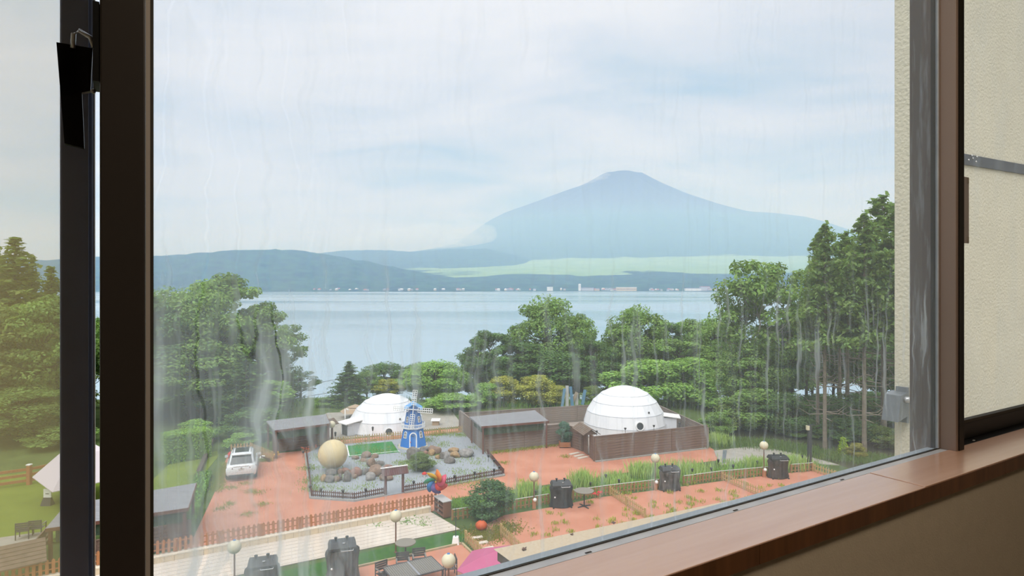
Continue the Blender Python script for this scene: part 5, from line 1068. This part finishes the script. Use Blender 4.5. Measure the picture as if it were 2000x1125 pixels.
# clipped hedge: one block of small leaves
def leafbox(name, label, a, b_, depth, h, n, color, ls=.13, cat='hedge'):
    d = b_-a; Ln = d.length; ang = math.atan2(d.y, d.x); rg = np.random.default_rng(n)
    r = thing(name, label, cat, a, ang)
    face = rg.integers(0, 4, n); u = rg.uniform(0, Ln, n); v = rg.uniform(0, depth, n); z = rg.uniform(.05, h, n)
    v = np.where(face == 0, rg.uniform(-.05,.08,n), v); z = np.where((face == 1), h+rg.uniform(-.1,.06,n), z); u = np.where(face == 2, rg.uniform(-.05,.1,n), u); u = np.where(face == 3, Ln-rg.uniform(-.05,.1,n), u)
    nn = np.zeros((n,3)); nn[face == 0, 1] = -1; nn[face == 1, 2] = 1; nn[face == 2, 0] = -1; nn[face == 3, 0] = 1
    f = put('foliage', leafmesh('foliage', np.stack([u,v,z],1), nn+rg.normal(size=(n,3))*.6, ls*rg.uniform(.7,1.3,n), tints(rg, n, 1.0, .3)), r); c = lin(*color); f.color = (*[x*KL for x in c], 1)
    MB().box(.08, Ln-.08, .08, depth-.08, 0, h-.08).build('inner_twigs', mat('hedge_twigs', lin(70,90,50), .95), r)
leafbox('clipped_hedge', 'clipped green hedge at the back of the left lawn', g(326,908), g(412,893), 1.6, 2.0, 16000, (140,176,84))
leafbox('grass_bank', 'grassy bank between the left lawn and the gravel yard', g(372,1046), g(412,930), .9, .35, 7000, (120,160,80), .14, 'bank')
# grasses
def blades(name, label, cat, pts, n, h, spread, color, wid=.02, kind=None, seed=0, group=None, lean=.35):
    rg = np.random.default_rng(seed+n); P = []
    base = np.array([[p.x, p.y, p.z] for p in pts]); o = base.mean(0); o[2] = base[:,2].min(); idx = rg.integers(0, len(pts), n)
    c = base[idx]-o+np.stack([rg.normal(0, spread, n), rg.normal(0, spread, n), np.zeros(n)], 1)
    hh_ = h*rg.uniform(.55,1.15,n); a = rg.uniform(0,6.28,n); ln = rg.uniform(.05,lean,n)*hh_
    top_ = c+np.stack([np.cos(a)*ln, np.sin(a)*ln, hh_], 1); mid = c*.45+top_*.55+np.stack([-np.cos(a)*ln*.2, -np.sin(a)*ln*.2, hh_*.08], 1)
    b2 = rg.uniform(0,6.28,n); w = np.stack([np.cos(b2), np.sin(b2), np.zeros(n)], 1)*wid
    V = np.empty((n,4,3), np.float32); V[:,0] = c-w*.6; V[:,1] = mid-w; V[:,2] = top_; V[:,3] = mid+w; V[:,0] = c
    me = bpy.data.meshes.new(name); me.vertices.add(4*n); me.vertices.foreach_set('co', V.reshape(-1)); me.loops.add(4*n); me.loops.foreach_set('vertex_index', np.arange(4*n, dtype=np.int32)); me.polygons.add(n); me.polygons.foreach_set('loop_start', np.arange(0,4*n,4, dtype=np.int32)); me.polygons.foreach_set('loop_total', np.full(n,4,np.int32))
    at = me.attributes.new('tint', 'FLOAT_COLOR', 'FACE'); cc = np.ones((n,4), np.float32); cc[:,:3] = tints(rg, n, 1.0, .3); at.data.foreach_set('color', cc.reshape(-1)); me.materials.append(LEAF); me.update()
    ob = put(name, me, None, tuple(o)); q = lin(*color); ob.color = (*[x*KL for x in q], 1); return tag(ob, label, cat, group, kind)
for i, (px, py, h, sp, lb) in enumerate(((1030,972,.95,.35,'feathery grass clump right of the round conifer'), (1136,955,1.15,.35,'tall grass clump behind the black stump grill'), (1252,932,1.0,.4,'grass clump left of the second stump grill'), (1345,925,.8,.7,'wide flowering grass clump right of the second stump grill'), (1440,917,.4,.8,'long grass in front of the concrete pad'), (1482,914,.75,.45,'tall grass left of the farthest globe lamp'), (1552,916,1.0,.45,'grass tuft right of the farthest stump grill'), (1290,928,.8,.6,'leafy grass behind the second globe lamp'), (1200,944,.7,.5,'flowering weeds left of the grass clumps'), (1400,868,.9,.5,'grass at the right end of the enclosure fence'))):
    blades('grass_clump', lb, 'grass', [g(px,py)], 620, h, sp, (166,190,116) if i != 4 else (150,182,102), .022, seed=i, group='ornamental grasses along the picket fence')
def line(pix, n, z=0.0): 
    out = []
    P = [g(*p, z) for p in pix]
    for a, b_ in zip(P, P[1:]): out += [a.lerp(b_, i/n) for i in range(n)]
    return out
blades('fence_grass', 'short green grass in the strip along the tan picket fence', 'grass', line([(890,986),(1000,978),(1100,962),(1200,950),(1300,938),(1400,925),(1500,915),(1590,908)], 14), 22000, .20, .5, (136,172,92), .018, 'stuff', 3)
blades('terrace_weeds', 'weeds dotting the red gravel plots', 'weeds', [g(rnd.uniform(1010,1600), 0+rnd.uniform(935,1060)) for _ in range(120)], 3600, .22, .12, (156,168,70), .02, 'stuff', 5)
blades('gravel_weeds', 'weeds growing through the grey gravel bed', 'weeds', [g(rnd.uniform(610,950), rnd.uniform(862,965), .05) for _ in range(70)]+[g(790,905,.05), g(800,915,.05), g(830,860,.05), g(850,850,.05), g(870,848,.05), g(900,850,.05), g(605,915,.05), g(608,940,.05), g(612,955,.05)]*4, 9000, .13, .40, (144,166,92), .02, 'stuff', 6)
blades('yard_weeds', 'weeds along the edges of the red gravel yard', 'weeds', line([(425,960),(440,905)], 16)+line([(500,900),(530,900)], 6)+line([(960,886),(1090,870)], 14)+[g(rnd.uniform(430,520), rnd.uniform(945,1010)) for _ in range(8)]+[g(1105,893), g(985,905)], 4200, .16, .22, (150,160,80), .02, 'stuff', 7)
blades('meadow_grass', 'tall grass at the forest edge behind the concrete pad', 'grass', line([(1380,868),(1440,866),(1520,872),(1600,890),(1700,900),(1745,905)], 16), 14000, .36, .7, (108,132,76), .025, 'stuff', 8)
blades('shore_grass', 'rough grass behind the enclosures', 'grass', [Vector((x, 66, gz(66))) for x in range(-40, 40, 2)], 12000, .6, 1.2, (120,156,80), .03, 'stuff', 9)
blades('walkway_leaves', 'scattered green leaves lying on the pale walkway', 'leaves', [g(px, py, .06) for px, py in ((800,1018),(805,1012),(822,1022),(830,1014),(828,1024),(793,1020),(738,1025))], 160, .05, .22, (130,160,100), .05, 'stuff', 10, lean=3.0)
blades('turf_edge_moss', 'mossy growth under the round conifer', 'moss', [g(930,1040), g(945,1048), g(960,1050), g(985,1036), g(990,1030)], 3000, .10, .45, (132,136,66), .03, 'stuff', 12)
# marigolds
def flowers(label, pts, m, seed):
    r = thing('marigold_plant', label, 'flower', pts[0], group='marigolds by the path'); rr = random.Random(seed); o = pts[0]
    fm_ = MB().lathe([(.02,0),(.08,.03),(.06,.06),(.01,.07)], 8).mesh('flower_head', m)
    for p in pts:
        for k in range(5):
            q = p-o+Vector((rr.uniform(-.2,.2), rr.uniform(-.15,.15), rr.uniform(.2,.4))); MB().tube([(q.x*.8,q.y*.8,0), q], .012, 4).build('stem', PICKB, r); put('flower_head', fm_, r, q)
flowers('yellow orange marigolds beside the white stone', [g(534,896), g(541,893)], YELL, 1); flowers('orange marigolds at the left corner of the gravel bed', [g(592,884), g(603,882), g(612,880)], ORANGE, 2)
flowers('pink flowers in the grass right of the round table', [g(1166,975), g(1174,974)], RED2, 3)
# clouds near the volcano
cloud('low_cloud', 'white cloud bank lying against the left flank of the volcano', [(930,458,42,22), (890,466,60,24), (840,462,60,26), (780,468,70,22), (950,450,20,12), (910,440,26,12), (720,478,70,14), (860,448,36,14)], 11000, .0016)
cloud('summit_cloud', 'thin cloud drifting off the left side of the summit', [(1165,350,26,6), (1150,357,20,6), (1180,342,14,5), (1135,364,16,5)], 14500, .0012)
